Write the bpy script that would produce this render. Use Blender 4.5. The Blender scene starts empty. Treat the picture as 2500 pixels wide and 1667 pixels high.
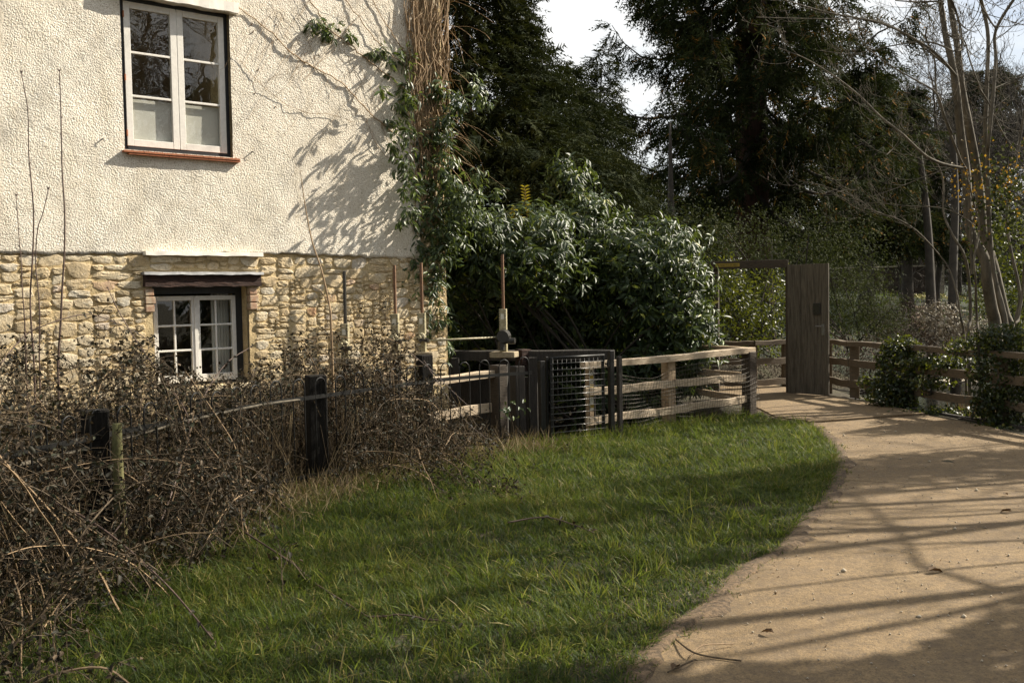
import bpy, bmesh, math, random
import numpy as np
from mathutils import Vector, Matrix, noise as mnoise
R = math.radians
rng = np.random.default_rng(7)
random.seed(7)

# ------------------------------------------------------------------ camera
EYE = 1.6
FPX, PITCH, ROLL = 2503.5, 0.046535, -0.017824       # focal length in photo pixels (2500 wide)
sc = bpy.context.scene
cam = bpy.data.cameras.new('camera'); cam_o = bpy.data.objects.new('camera', cam)
sc.collection.objects.link(cam_o); sc.camera = cam_o
cam.sensor_width = 36.0; cam.lens = 36.0 * FPX / 2500.0
cam.clip_start = 0.05; cam.clip_end = 600
CM = Matrix.Rotation(math.pi / 2 - PITCH, 4, 'X') @ Matrix.Rotation(ROLL, 4, 'Z')
CM.translation = Vector((0, 0, EYE)); cam_o.matrix_world = CM

# ------------------------------------------------------------------ light
SUN_AZ, SUN_EL = 68.0, 37.0                            # azimuth clockwise from the view axis (+Y)
sd = Vector((math.sin(R(SUN_AZ)) * math.cos(R(SUN_EL)), math.cos(R(SUN_AZ)) * math.cos(R(SUN_EL)), math.sin(R(SUN_EL))))
sun = bpy.data.lights.new('sun', 'SUN'); sun.energy = 5.0; sun.angle = R(0.53); sun.color = (1.0, 0.91, 0.77)
sun_o = bpy.data.objects.new('sun', sun); sc.collection.objects.link(sun_o)
sun_o.rotation_euler = (-sd).to_track_quat('-Z', 'Y').to_euler(); sun_o.location = sd * 50
world = bpy.data.worlds.new('World'); sc.world = world; world.use_nodes = True
wn = world.node_tree; wn.nodes.clear()
def wnode(t, **k):
    n = wn.nodes.new(t)
    for a, v in k.items(): setattr(n, a, v)
    return n
sky = wnode('ShaderNodeTexSky', sky_type='NISHITA', sun_disc=False, sun_elevation=R(SUN_EL), sun_rotation=R(SUN_AZ))
sky.air_density = 1.0; sky.dust_density = 2.0; sky.ozone_density = 1.0
tc = wnode('ShaderNodeTexCoord'); mp = wnode('ShaderNodeMapping'); mp.inputs['Scale'].default_value = (1, 1, 3.2)
cn = wnode('ShaderNodeTexNoise'); cn.inputs['Scale'].default_value = 2.2; cn.inputs['Detail'].default_value = 7; cn.inputs['Roughness'].default_value = .55
cr = wnode('ShaderNodeValToRGB'); cr.color_ramp.elements[0].position = .36; cr.color_ramp.elements[1].position = .58
mx = wnode('ShaderNodeMix', data_type='RGBA'); mx.inputs['B'].default_value = (9.0, 9.0, 8.8, 1)
bg = wnode('ShaderNodeBackground'); bg.inputs['Strength'].default_value = 0.064
wo = wnode('ShaderNodeOutputWorld')
L = wn.links.new
L(tc.outputs['Generated'], mp.inputs['Vector']); L(mp.outputs[0], cn.inputs['Vector']); L(cn.outputs['Fac'], cr.inputs['Fac'])
L(cr.outputs['Color'], mx.inputs['Factor']); L(sky.outputs[0], mx.inputs['A']); L(mx.outputs['Result'], bg.inputs['Color']); L(bg.outputs[0], wo.inputs[0])
sc.view_settings.view_transform = 'Standard'; sc.view_settings.look = 'None'
sc.view_settings.exposure = 1.0; sc.view_settings.gamma = 1.0; sc.view_settings.use_curve_mapping = False
sc.render.engine = 'CYCLES'
sc.cycles.max_bounces = 6; sc.cycles.diffuse_bounces = 2; sc.cycles.transparent_max_bounces = 12
sc.cycles.caustics_reflective = False; sc.cycles.caustics_refractive = False

# ------------------------------------------------------------------ finding real positions
RM = np.array(CM.to_3x3())
def ray(px, py):
    v = RM @ np.array([(px - 1250) / FPX, -(py - 833.5) / FPX, -1.0]); return v
def G(px, py, z=0.0):                                  # point on the level z seen in that direction
    r = ray(px, py); t = (z - EYE) / r[2]; return np.array([r[0] * t, r[1] * t, z])
def A(px, py, Y):                                      # point at forward distance Y
    r = ray(px, py); t = Y / r[1]; return np.array([r[0] * t, Y, EYE + r[2] * t])
PHI = 0.856834
WD = np.array([math.sin(PHI), math.cos(PHI), 0]); WN = np.array([math.cos(PHI), -math.sin(PHI), 0])
WP = np.array([-3.769, 9.6, 0])
def W(s, z, n=0.0): return WP + WD * s + WN * n + np.array([0, 0, z])
def Wp(px, py, n=0.0):                                 # wall coordinates (s, z)
    r = ray(px, py); o = WP + WN * n
    M_ = np.array([[r[0], -WD[0]], [r[1], -WD[1]]]); t, s = np.linalg.solve(M_, o[:2]); return s, EYE + r[2] * t

# ------------------------------------------------------------------ materials
def new_mat(name):
    m = bpy.data.materials.new(name); m.use_nodes = True; nt = m.node_tree
    b = nt.nodes['Principled BSDF']; return m, nt, b
def nd(nt, t, **k):
    n = nt.nodes.new(t)
    for a, v in k.items():
        if a in n.inputs.keys() if hasattr(n.inputs, 'keys') else False: n.inputs[a].default_value = v
        else: setattr(n, a, v)
    return n
def ramp(nt, fac, stops):
    r = nt.nodes.new('ShaderNodeValToRGB'); cr_ = r.color_ramp
    while len(cr_.elements) < len(stops): cr_.elements.new(.5)
    for e, (p, c) in zip(cr_.elements, stops):
        e.position = p; e.color = (*c, 1) if len(c) == 3 else c
    nt.links.new(fac, r.inputs['Fac']); return r.outputs['Color']
def noise_n(nt, scale, detail=5, rough=.6, vec=None, dist=0):
    n = nt.nodes.new('ShaderNodeTexNoise'); n.inputs['Scale'].default_value = scale; n.inputs['Detail'].default_value = detail
    n.inputs['Roughness'].default_value = rough; n.inputs['Distortion'].default_value = dist
    if vec is None:
        g = nt.nodes.new('ShaderNodeNewGeometry'); vec = g.outputs['Position']
    nt.links.new(vec, n.inputs['Vector']); return n.outputs['Fac']
def pos(nt, scale=(1, 1, 1), obj=False):
    if obj: g = nt.nodes.new('ShaderNodeTexCoord').outputs['Object']
    else: g = nt.nodes.new('ShaderNodeNewGeometry').outputs['Position']
    m = nt.nodes.new('ShaderNodeMapping'); m.inputs['Scale'].default_value = scale
    nt.links.new(g, m.inputs['Vector']); return m.outputs[0]
def bump(nt, b, h, strength, dist):
    u = nt.nodes.new('ShaderNodeBump'); u.inputs['Strength'].default_value = strength; u.inputs['Distance'].default_value = dist
    nt.links.new(h, u.inputs['Height']); nt.links.new(u.outputs[0], b.inputs['Normal']); return u
def mixc(nt, fac, a, b_, mode='MIX'):
    m = nt.nodes.new('ShaderNodeMix'); m.data_type = 'RGBA'; m.blend_type = mode
    for s, v in (('Factor', fac), ('A', a), ('B', b_)):
        if isinstance(v, (float, int)): m.inputs[s].default_value = v
        elif isinstance(v, tuple): m.inputs[s].default_value = (*v, 1)
        else: nt.links.new(v, m.inputs[s])
    return m.outputs['Result']
def addm(nt, a, b_, op='ADD'):
    m = nt.nodes.new('ShaderNodeMath'); m.operation = op
    for i, v in enumerate((a, b_)):
        if isinstance(v, (float, int)): m.inputs[i].default_value = v
        else: nt.links.new(v, m.inputs[i])
    return m.outputs[0]

def m_plaster():
    m, nt, b = new_mat('roughcast_render')
    n1 = noise_n(nt, 1.1, 4); n2 = noise_n(nt, 9, 5); n3 = noise_n(nt, 75, 3, .55); n4 = noise_n(nt, 130, 4, .75)
    c = ramp(nt, n1, [(.3, (.74, .675, .56)), (.55, (.80, .745, .635)), (.75, (.84, .79, .685))])
    c = mixc(nt, ramp(nt, n2, [(.5, (0, 0, 0)), (.75, (.35, .35, .35))]), c, (.62, .53, .38))
    c = mixc(nt, ramp(nt, n3, [(.34, (.75, .75, .75)), (.46, (0, 0, 0))]), c, (.42, .34, .22))
    # rain streaks and grime low down
    st = noise_n(nt, 1.0, 5, .6, pos(nt, (7, 7, .7)))
    c = mixc(nt, ramp(nt, st, [(.52, (0, 0, 0)), (.72, (.42, .42, .42))]), c, (.56, .49, .37))
    nt.links.new(c, b.inputs['Base Color']); b.inputs['Roughness'].default_value = .9
    vo = nt.nodes.new('ShaderNodeTexVoronoi'); vo.feature = 'SMOOTH_F1'; vo.inputs['Scale'].default_value = 70; vo.inputs['Smoothness'].default_value = .4
    wv_ = nt.nodes.new('ShaderNodeVectorMath'); wv_.operation = 'ADD'; nz = nt.nodes.new('ShaderNodeTexNoise'); nz.inputs['Scale'].default_value = 40; nz.inputs['Detail'].default_value = 2
    vs = nt.nodes.new('ShaderNodeVectorMath'); vs.operation = 'SCALE'; vs.inputs['Scale'].default_value = .03; g_ = nt.nodes.new('ShaderNodeNewGeometry'); nt.links.new(g_.outputs['Position'], nz.inputs['Vector']); nt.links.new(nz.outputs['Color'], vs.inputs[0]); nt.links.new(g_.outputs['Position'], wv_.inputs[0]); nt.links.new(vs.outputs[0], wv_.inputs[1]); nt.links.new(wv_.outputs[0], vo.inputs['Vector'])
    bump(nt, b, addm(nt, addm(nt, vo.outputs['Distance'], -1.1, 'MULTIPLY'), addm(nt, n4, .5, 'MULTIPLY')), .8, .0075); return m
def m_stone():
    m, nt, b = new_mat('limestone_rubble')
    oi = nt.nodes.new('ShaderNodeObjectInfo')
    n1 = noise_n(nt, 7, 6, .65); n2 = noise_n(nt, 45, 6, .7)
    base = ramp(nt, oi.outputs['Random'], [(0, (.46, .35, .20)), (.25, (.60, .50, .33)), (.45, (.70, .62, .46)), (.6, (.52, .41, .25)), (.8, (.68, .59, .43)), (.93, (.58, .55, .47)), (1, (.50, .29, .16))])
    c = mixc(nt, ramp(nt, n1, [(.42, (0, 0, 0)), (.68, (.6, .6, .6))]), base, (.66, .50, .27))
    c = mixc(nt, ramp(nt, n2, [(.33, (.7, .7, .7)), (.5, (0, 0, 0))]), c, (.27, .20, .11))
    n3 = noise_n(nt, 16, 4, .7); c = mixc(nt, ramp(nt, n3, [(.58, (0, 0, 0)), (.68, (.6, .6, .6))]), c, (.66, .62, .52)); c = mixc(nt, ramp(nt, n3, [(.30, (.6, .6, .6)), (.40, (0, 0, 0))]), c, (.34, .29, .19))
    nt.links.new(c, b.inputs['Base Color']); b.inputs['Roughness'].default_value = .95
    bump(nt, b, addm(nt, n2, n1), .9, .014); return m
def m_mortar():
    m, nt, b = new_mat('sandy_lime_mortar')
    n1 = noise_n(nt, 5, 6, .65); n2 = noise_n(nt, 50, 5, .7)
    c = ramp(nt, n1, [(.3, (.44, .32, .16)), (.55, (.58, .455, .25)), (.75, (.66, .55, .35))])
    c = mixc(nt, ramp(nt, n2, [(.35, (.6, .6, .6)), (.5, (0, 0, 0))]), c, (.22, .16, .08))
    nt.links.new(c, b.inputs['Base Color']); b.inputs['Roughness'].default_value = .95
    bump(nt, b, addm(nt, n2, n1), .9, .016); return m
def m_simple(name, col, rough=.6, var=.25, scale=20, bstr=.3, bdist=.004, metal=0, col2=None, fibre=None, spec=None):
    m, nt, b = new_mat(name)
    vec = pos(nt, fibre) if fibre else None
    n1 = noise_n(nt, scale, 5, .65, vec)
    c2 = col2 or tuple(x * (1 - var) for x in col)
    c = ramp(nt, n1, [(.35, c2), (.62, col)])
    nt.links.new(c, b.inputs['Base Color']); b.inputs['Roughness'].default_value = rough; b.inputs['Metallic'].default_value = metal
    if spec is not None: b.inputs['Specular IOR Level'].default_value = spec
    bump(nt, b, n1, bstr, bdist); return m
def m_leaf(name, stops, rough=.4, trans=.25, spec=.5, attr='rnd', tcol=None):
    m, nt, b = new_mat(name)
    at = nt.nodes.new('ShaderNodeAttribute'); at.attribute_name = attr
    c = ramp(nt, at.outputs['Fac'], stops)
    n1 = noise_n(nt, 3.0, 3); c = mixc(nt, ramp(nt, n1, [(.35, (.3, .3, .3)), (.6, (0, 0, 0))]), c, tuple(x * .55 for x in stops[0][1]))
    nt.links.new(c, b.inputs['Base Color']); b.inputs['Roughness'].default_value = rough; b.inputs['Specular IOR Level'].default_value = spec
    if trans > 0:
        t = nt.nodes.new('ShaderNodeBsdfTranslucent'); ms = nt.nodes.new('ShaderNodeMixShader'); ms.inputs[0].default_value = trans
        tc_ = mixc(nt, .5, c, tcol or (.25, .32, .04)); nt.links.new(tc_, t.inputs['Color'])
        nt.links.new(b.outputs[0], ms.inputs[1]); nt.links.new(t.outputs[0], ms.inputs[2])
        nt.links.new(ms.outputs[0], nt.nodes['Material Output'].inputs[0])
    return m
def m_glass():
    m, nt, b = new_mat('window_glass')
    tr = nt.nodes.new('ShaderNodeBsdfTransparent'); tr.inputs[0].default_value = (.93, .96, .94, 1)
    gl = nt.nodes.new('ShaderNodeBsdfGlossy'); gl.inputs['Roughness'].default_value = .0; gl.inputs[0].default_value = (1, 1, 1, 1)
    fr = nt.nodes.new('ShaderNodeFresnel'); gm = nt.nodes.new('ShaderNodeNewGeometry'); mi = nt.nodes.new('ShaderNodeMix'); mi.inputs['A'].default_value = 1.75; mi.inputs['B'].default_value = 1 / 1.75
    nt.links.new(gm.outputs['Backfacing'], mi.inputs['Factor']); nt.links.new(mi.outputs['Result'], fr.inputs[0])
    n = noise_n(nt, 2.6, 2); u = nt.nodes.new('ShaderNodeBump'); u.inputs['Strength'].default_value = .25; u.inputs['Distance'].default_value = .006
    nt.links.new(n, u.inputs['Height']); nt.links.new(u.outputs[0], gl.inputs['Normal'])
    mx_ = nt.nodes.new('ShaderNodeMixShader'); nt.links.new(fr.outputs[0], mx_.inputs[0]); nt.links.new(tr.outputs[0], mx_.inputs[1]); nt.links.new(gl.outputs[0], mx_.inputs[2])
    nt.links.new(mx_.outputs[0], nt.nodes['Material Output'].inputs[0]); return m
def m_path():
    m, nt, b = new_mat('worn_concrete_path')
    n1 = noise_n(nt, 1.3, 6, .65); n2 = noise_n(nt, 11, 6, .75); n3 = noise_n(nt, 120, 3, .7); n4 = noise_n(nt, 4, 5, .7, pos(nt, (1, 1.6, 1)), .6)
    c = ramp(nt, n1, [(.3, (.16, .108, .052)), (.5, (.228, .155, .075)), (.72, (.29, .203, .102))])
    c = mixc(nt, ramp(nt, n4, [(.5, (0, 0, 0)), (.66, (.55, .55, .55))]), c, (.145, .104, .06))
    c = mixc(nt, ramp(nt, n2, [(.36, (.55, .55, .55)), (.5, (0, 0, 0))]), c, (.13, .093, .058))
    c = mixc(nt, ramp(nt, n3, [(.38, (.8, .8, .8)), (.48, (0, 0, 0))]), c, (.085, .062, .038))
    n5 = noise_n(nt, 38, 4, .8); c = mixc(nt, ramp(nt, n5, [(.40, (.65, .65, .65)), (.50, (0, 0, 0)), (.60, (0, 0, 0)), (.70, (.5, .5, .5))]), c, mixc(nt, ramp(nt, n5, [(.5, (0, 0, 0)), (.55, (1, 1, 1))]), (.10, .072, .042), (.36, .28, .18)))
    nt.links.new(c, b.inputs['Base Color']); b.inputs['Roughness'].default_value = .9
    bump(nt, b, addm(nt, n3, addm(nt, n2, 1.6, 'MULTIPLY')), .8, .008); return m
def m_ground():
    m, nt, b = new_mat('earth_and_leaf_litter')
    n1 = noise_n(nt, 2.5, 6, .7); n2 = noise_n(nt, 40, 5, .8)
    c = ramp(nt, n1, [(.3, (.035, .026, .014)), (.5, (.055, .045, .022)), (.7, (.05, .06, .02))])
    c = mixc(nt, ramp(nt, n2, [(.55, (0, 0, 0)), (.7, (.6, .6, .6))]), c, (.16, .10, .05))
    nt.links.new(c, b.inputs['Base Color']); b.inputs['Roughness'].default_value = .95
    bump(nt, b, n2, .8, .03); return m
M = {}
M['plaster'] = m_plaster(); M['stone'] = m_stone(); M['mortar'] = m_mortar(); M['glass'] = m_glass(); M['path'] = m_path(); M['ground'] = m_ground()
M['hood'] = m_simple('white_painted_render', (.80, .76, .68), .7, .12, 12, .4, .006)
M['white'] = m_simple('old_white_paint', (.80, .77, .70), .5, .10, 30, .35, .003)
M['black'] = m_simple('black_painted_frame', (.022, .024, .026), .55, .3, 25, .4, .003)
M['lintel'] = m_simple('weathered_oak_lintel', (.06, .028, .018), .9, .5, 9, .9, .03, col2=(.016, .009, .007), fibre=(1, 1, 7))
M['lead'] = m_simple('grey_lead_flashing', (.42, .42, .42), .6, .3, 10)
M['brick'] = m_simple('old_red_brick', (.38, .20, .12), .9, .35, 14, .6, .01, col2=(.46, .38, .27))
M['terracotta'] = m_simple('terracotta_tile', (.42, .15, .065), .8, .35, 25, .5, .006)
M['blind'] = m_simple('grey_window_blind', (.66, .62, .56), .9, .05, 5)
M['room'] = m_simple('dim_room_wall', (.10, .09, .075), .9, .2, 2)
M['wood'] = m_simple('weathered_softwood', (.44, .33, .21), .8, .35, 6, .8, .008, col2=(.25, .175, .105), fibre=(3, 3, 14))
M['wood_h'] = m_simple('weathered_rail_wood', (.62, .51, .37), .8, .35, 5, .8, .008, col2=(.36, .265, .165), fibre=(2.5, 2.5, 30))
M['wood_dark'] = m_simple('dark_creosoted_timber', (.045, .038, .030), .85, .5, 14, .8, .01, fibre=(4, 4, .6))
M['post'] = m_simple('black_stained_post', (.020, .018, .015), .9, .5, 14, .8, .01, fibre=(5, 5, .7), spec=.15)
M['door'] = m_simple('brown_board_door', (.125, .108, .080), .85, .4, 7, .8, .008, col2=(.050, .040, .028), fibre=(6, 6, .5))
M['beamwood'] = m_simple('brown_beam_wood', (.068, .051, .034), .85, .4, 7, .8, .008, fibre=(2, 2, 12))  # brown darkened to stand in for tree shade on the door frame
M['iron'] = m_simple('black_iron_paint', (.014, .014, .013), .45, .4, 40, .3, .002, spec=.3)
M['gatewire'] = m_simple('sunlit_gate_wire', (.05, .05, .045), .3, .3, 40, .2, .002, spec=.9)  # lighter, glossier than the iron: paints sunlight onto the horizontal gate wires
M['wire'] = m_simple('galvanised_wire', (.30, .29, .27), .45, .3, 30, metal=.6)
M['net'] = m_simple('rusty_wire_netting', (.10, .085, .065), .6, .3, 30, metal=.3)
M['gear'] = m_simple('cream_painted_iron', (.44, .40, .26), .6, .4, 30, .5, .004, col2=(.25, .21, .11))
M['rust'] = m_simple('rusty_rack_steel', (.20, .105, .05), .7, .5, 50, .5, .003, col2=(.09, .05, .03))
M['grease'] = m_simple('dark_greased_steel', (.035, .032, .026), .4, .4, 40)
M['baseplate'] = m_simple('lichened_base_plate', (.38, .31, .20), .85, .4, 18, .5, .006)
M['yellow'] = m_simple('faded_yellow_sign', (.40, .28, .035), .6, .2, 20)
M['sign_white'] = m_simple('white_sticker', (.68, .66, .56), .5, .1, 20)
M['sign_ink'] = m_simple('sign_black_ink', (.03, .025, .012), .6, .1, 20)
M['bark'] = m_simple('ash_bark', (.15, .128, .092), .9, .4, 14, .8, .01, col2=(.065, .056, .040), fibre=(1, 1, .35))
M['bark_far'] = m_simple('far_tree_bark', (.06, .05, .038), .95, .4, 6, .5, .02)
M['bark_red'] = m_simple('redwood_bark', (.085, .042, .026), .95, .5, 5, 1, .05, fibre=(4, 4, .5))
M['twig'] = m_simple('bramble_stem', (.115, .084, .052), .75, .45, 40, .3, .002, col2=(.035, .027, .017), spec=.2)
M['shoot'] = m_simple('brown_shoot_bark', (.12, .075, .055), .6, .4, 50, .3, .002)
M['vine'] = m_simple('dry_vine_stem', (.36, .25, .14), .85, .4, 40, .4, .003, col2=(.20, .135, .075))
M['moss'] = m_simple('mossy_stake_bark', (.15, .14, .055), .9, .45, 22, .8, .008, col2=(.10, .10, .035))
M['laurel'] = m_leaf('laurel_leaf', [(0, (.020, .038, .014)), (.5, (.036, .062, .020)), (.85, (.070, .105, .032)), (.97, (.13, .18, .03)), (1, (.34, .30, .04))], .46, .20, .36)
M['climber'] = m_leaf('climber_leaf', [(0, (.028, .050, .018)), (.6, (.060, .095, .032)), (1, (.14, .18, .04))], .42, .22, .45)
M['ivy'] = m_leaf('ivy_leaf', [(0, (.012, .022, .008)), (.6, (.022, .038, .010)), (.9, (.05, .065, .012)), (1, (.18, .16, .02))], .42, .25, .35, tcol=(.30, .33, .02))
M['bramble'] = m_leaf('bramble_leaf', [(0, (.018, .017, .010)), (.4, (.028, .024, .015)), (.7, (.026, .034, .014)), (.88, (.070, .050, .030)), (1, (.22, .16, .10))], .6, .12, .22, tcol=(.10, .06, .02))
M['straw'] = m_leaf('dry_grass_straw', [(0, (.12, .085, .045)), (.5, (.24, .175, .09)), (1, (.42, .33, .19))], .7, .2, .3, tcol=(.3, .2, .08))
M['grass'] = m_leaf('lawn_grass_blade', [(0, (.018, .034, .009)), (.35, (.048, .082, .014)), (.7, (.108, .142, .024)), (.92, (.23, .22, .042)), (1, (.34, .26, .11))], .55, .42, .22, tcol=(.19, .25, .03))
M['yew'] = m_leaf('yew_foliage', [(0, (.013, .020, .008)), (.6, (.024, .032, .011)), (1, (.050, .054, .016))], .85, .12, .08, tcol=(.05, .06, .01))
M['redwood'] = m_leaf('redwood_foliage', [(0, (.015, .023, .009)), (.6, (.028, .038, .013)), (.96, (.052, .060, .018)), (1, (.22, .11, .025))], .85, .15, .08, tcol=(.07, .08, .012))
M['shrub'] = m_leaf('olive_shrub_foliage', [(0, (.020, .026, .010)), (.6, (.034, .044, .015)), (.95, (.07, .08, .03)), (1, (.16, .16, .10))], .75, .2, .12, tcol=(.10, .12, .02))
M['brownshrub'] = m_leaf('brown_twiggy_shrub', [(0, (.030, .022, .014)), (.6, (.065, .045, .029)), (1, (.13, .09, .058))], .8, .1, .3, tcol=(.10, .06, .03))
M['paleshrub'] = m_leaf('pale_dead_leaves', [(0, (.10, .085, .06)), (.6, (.20, .17, .12)), (1, (.36, .32, .24))], .7, .1, .4, tcol=(.2, .15, .08))
M['yellowleaf'] = m_leaf('bright_yellow_leaf', [(0, (.26, .21, .02)), (1, (.42, .34, .04))], .5, .4, .3, tcol=(.6, .5, .03))
M['autumn'] = m_leaf('yellow_ivy_leaf', [(0, (.10, .08, .012)), (.5, (.22, .14, .02)), (1, (.34, .15, .02))], .5, .4, .4, tcol=(.5, .28, .02))
M['water'] = m_simple('dark_river_water', (.02, .024, .02), .06, .2, 3, .25, .02, spec=.5)
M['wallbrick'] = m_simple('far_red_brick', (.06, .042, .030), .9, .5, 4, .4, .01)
M['coping'] = m_simple('pale_stone_coping', (.42, .36, .27), .9, .3, 4)
M['farpath'] = m_simple('far_dirt_path', (.15, .095, .055), .95, .3, 2)
M['fargrass'] = m_simple('far_lawn', (.020, .031, .010), .95, .5, 3, .6, .05)
M['daffodil'] = m_simple('daffodil_petal', (.75, .68, .28), .6, .2, 30)
M['slate'] = m_simple('grey_roof_slate', (.09, .09, .09), .8, .3, 8)
M['soil'] = m_simple('crumbly_brown_soil', (.15, .10, .055), .95, .5, 30, .9, .02, col2=(.05, .034, .018))
M['deadleaf'] = m_leaf('fallen_dead_leaf', [(0, (.05, .03, .014)), (.6, (.14, .085, .04)), (1, (.34, .23, .13))], .8, .1, .3, tcol=(.2, .1, .04))

# ------------------------------------------------------------------ mesh building
def mesh_np(name, V, T, mat, rnd=None, smooth=False):
    me = bpy.data.meshes.new(name); V = np.asarray(V, dtype=np.float32); T = np.asarray(T, dtype=np.int32)
    me.vertices.add(len(V)); me.vertices.foreach_set('co', V.ravel())
    me.loops.add(T.size); me.loops.foreach_set('vertex_index', T.ravel())
    k = T.shape[1]; me.polygons.add(len(T)); me.polygons.foreach_set('loop_start', np.arange(0, T.size, k, dtype=np.int32))
    if smooth: me.polygons.foreach_set('use_smooth', np.ones(len(T), dtype=bool))
    if rnd is not None:
        a = me.attributes.new('rnd', 'FLOAT', 'FACE'); a.data.foreach_set('value', np.asarray(rnd, dtype=np.float32))
    me.materials.append(mat); me.update(calc_edges=True); return me
def link(name, me, parent=None, loc=None):
    o = bpy.data.objects.new(name, me); sc.collection.objects.link(o)
    if parent is not None: o.parent = parent
    if loc is not None: o.location = loc
    return o
class MB:
    def __init__(s): s.v = []; s.f = []; s.r = []
    def add(s, V, F, rnd=.5):
        k = len(s.v); s.v += [tuple(map(float, p)) for p in V]; s.f += [tuple(i + k for i in f) for f in F]; s.r += [rnd] * len(F)
    def box(s, c, u, v, w):                            # centre and three half-axis vectors
        c, u, v, w = map(np.asarray, (c, u, v, w))
        P = [c + a * u + b * v + d * w for a in (-1, 1) for b in (-1, 1) for d in (-1, 1)]
        s.add(P, [(0, 1, 3, 2), (4, 6, 7, 5), (0, 4, 5, 1), (2, 3, 7, 6), (0, 2, 6, 4), (1, 5, 7, 3)])
    def wbox(s, s0, s1, z0, z1, n0, n1):               # box in wall coordinates
        s.box(W((s0 + s1) / 2, (z0 + z1) / 2, (n0 + n1) / 2), WD * (s1 - s0) / 2, WN * (n1 - n0) / 2, np.array([0, 0, (z1 - z0) / 2]))
    def bar(s, a, b, w, h, up=(0, 0, 1)):
        a, b = np.asarray(a, float), np.asarray(b, float); d = b - a; l = np.linalg.norm(d); d = d / l
        x = np.cross(d, up); x = x / np.linalg.norm(x); y = np.cross(x, d)
        s.box((a + b) / 2, d * l / 2, x * w / 2, y * h / 2)
    def tube(s, P, rad, n=6, cap=True, rnd=.5):
        P = [np.asarray(p, float) for p in P]
        if np.isscalar(rad): rad = [rad] * len(P)
        k = len(s.v); ref = np.array([.31, .17, .93])
        for i, p in enumerate(P):
            t = P[min(i + 1, len(P) - 1)] - P[max(i - 1, 0)]; t = t / (np.linalg.norm(t) + 1e-9)
            x = np.cross(t, ref); ln = np.linalg.norm(x)
            if ln < .2: x = np.cross(t, (1, 0, 0)); ln = np.linalg.norm(x)
            x /= ln; y = np.cross(t, x)
            for j in range(n):
                a = 2 * math.pi * j / n; q = p + rad[i] * (math.cos(a) * x + math.sin(a) * y); s.v.append((q[0], q[1], q[2]))
        for i in range(len(P) - 1):
            for j in range(n):
                a = k + i * n + j; b = k + i * n + (j + 1) % n; s.f.append((a, b, b + n, a + n)); s.r.append(rnd)
        if cap and n > 3:
            s.f.append(tuple(k + j for j in range(n))[::-1]); s.f.append(tuple(k + (len(P) - 1) * n + j for j in range(n))); s.r += [rnd] * 2
    def build(s, name, mat, parent=None, smooth=False, kind=None, bevel=0, off=None):
        me = bpy.data.meshes.new(name); off_ = np.array(parent_loc(parent)) if off is None else np.asarray(off)
        V = np.array(s.v) - off_
        me.from_pydata(V.tolist(), [], s.f); me.materials.append(mat)
        a = me.attributes.new('rnd', 'FLOAT', 'FACE'); a.data.foreach_set('value', np.array(s.r, dtype=np.float32))
        if smooth: me.polygons.foreach_set('use_smooth', np.ones(len(me.polygons), dtype=bool))
        if bevel:
            bm = bmesh.new(); bm.from_mesh(me); bmesh.ops.bevel(bm, geom=bm.edges[:], offset=bevel, segments=1, affect='EDGES'); bm.to_mesh(me); bm.free()
        me.update(); o = link(name, me, parent)
        if kind: o['kind'] = kind
        return o
def parent_loc(p):
    l = np.zeros(3)
    while p is not None: l = l + np.array(p.location); p = p.parent
    return l
def thing(name, label, cat, loc, group=None, kind=None):
    o = bpy.data.objects.new(name, None); sc.collection.objects.link(o); o.location = tuple(map(float, loc))
    o.empty_display_size = .2; o['label'] = label; o['category'] = cat
    if group: o['group'] = group
    if kind: o['kind'] = kind
    return o
def tag(o, label=None, cat=None, group=None, kind=None):
    if label: o['label'] = label
    if cat: o['category'] = cat
    if group: o['group'] = group
    if kind: o['kind'] = kind
    return o
def smoothp(P, k=6):
    P = [np.asarray(p, float) for p in P]; out = []
    for i in range(len(P) - 1):
        p0 = P[max(i - 1, 0)]; p1 = P[i]; p2 = P[i + 1]; p3 = P[min(i + 2, len(P) - 1)]
        for j in range(k):
            t = j / k; out.append(.5 * ((2 * p1) + (-p0 + p2) * t + (2 * p0 - 5 * p1 + 4 * p2 - p3) * t * t + (-p0 + 3 * p1 - 3 * p2 + p3) * t ** 3))
    out.append(P[-1]); return out
def nrm(v): return v / (np.linalg.norm(v, axis=-1, keepdims=True) + 1e-9)
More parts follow.
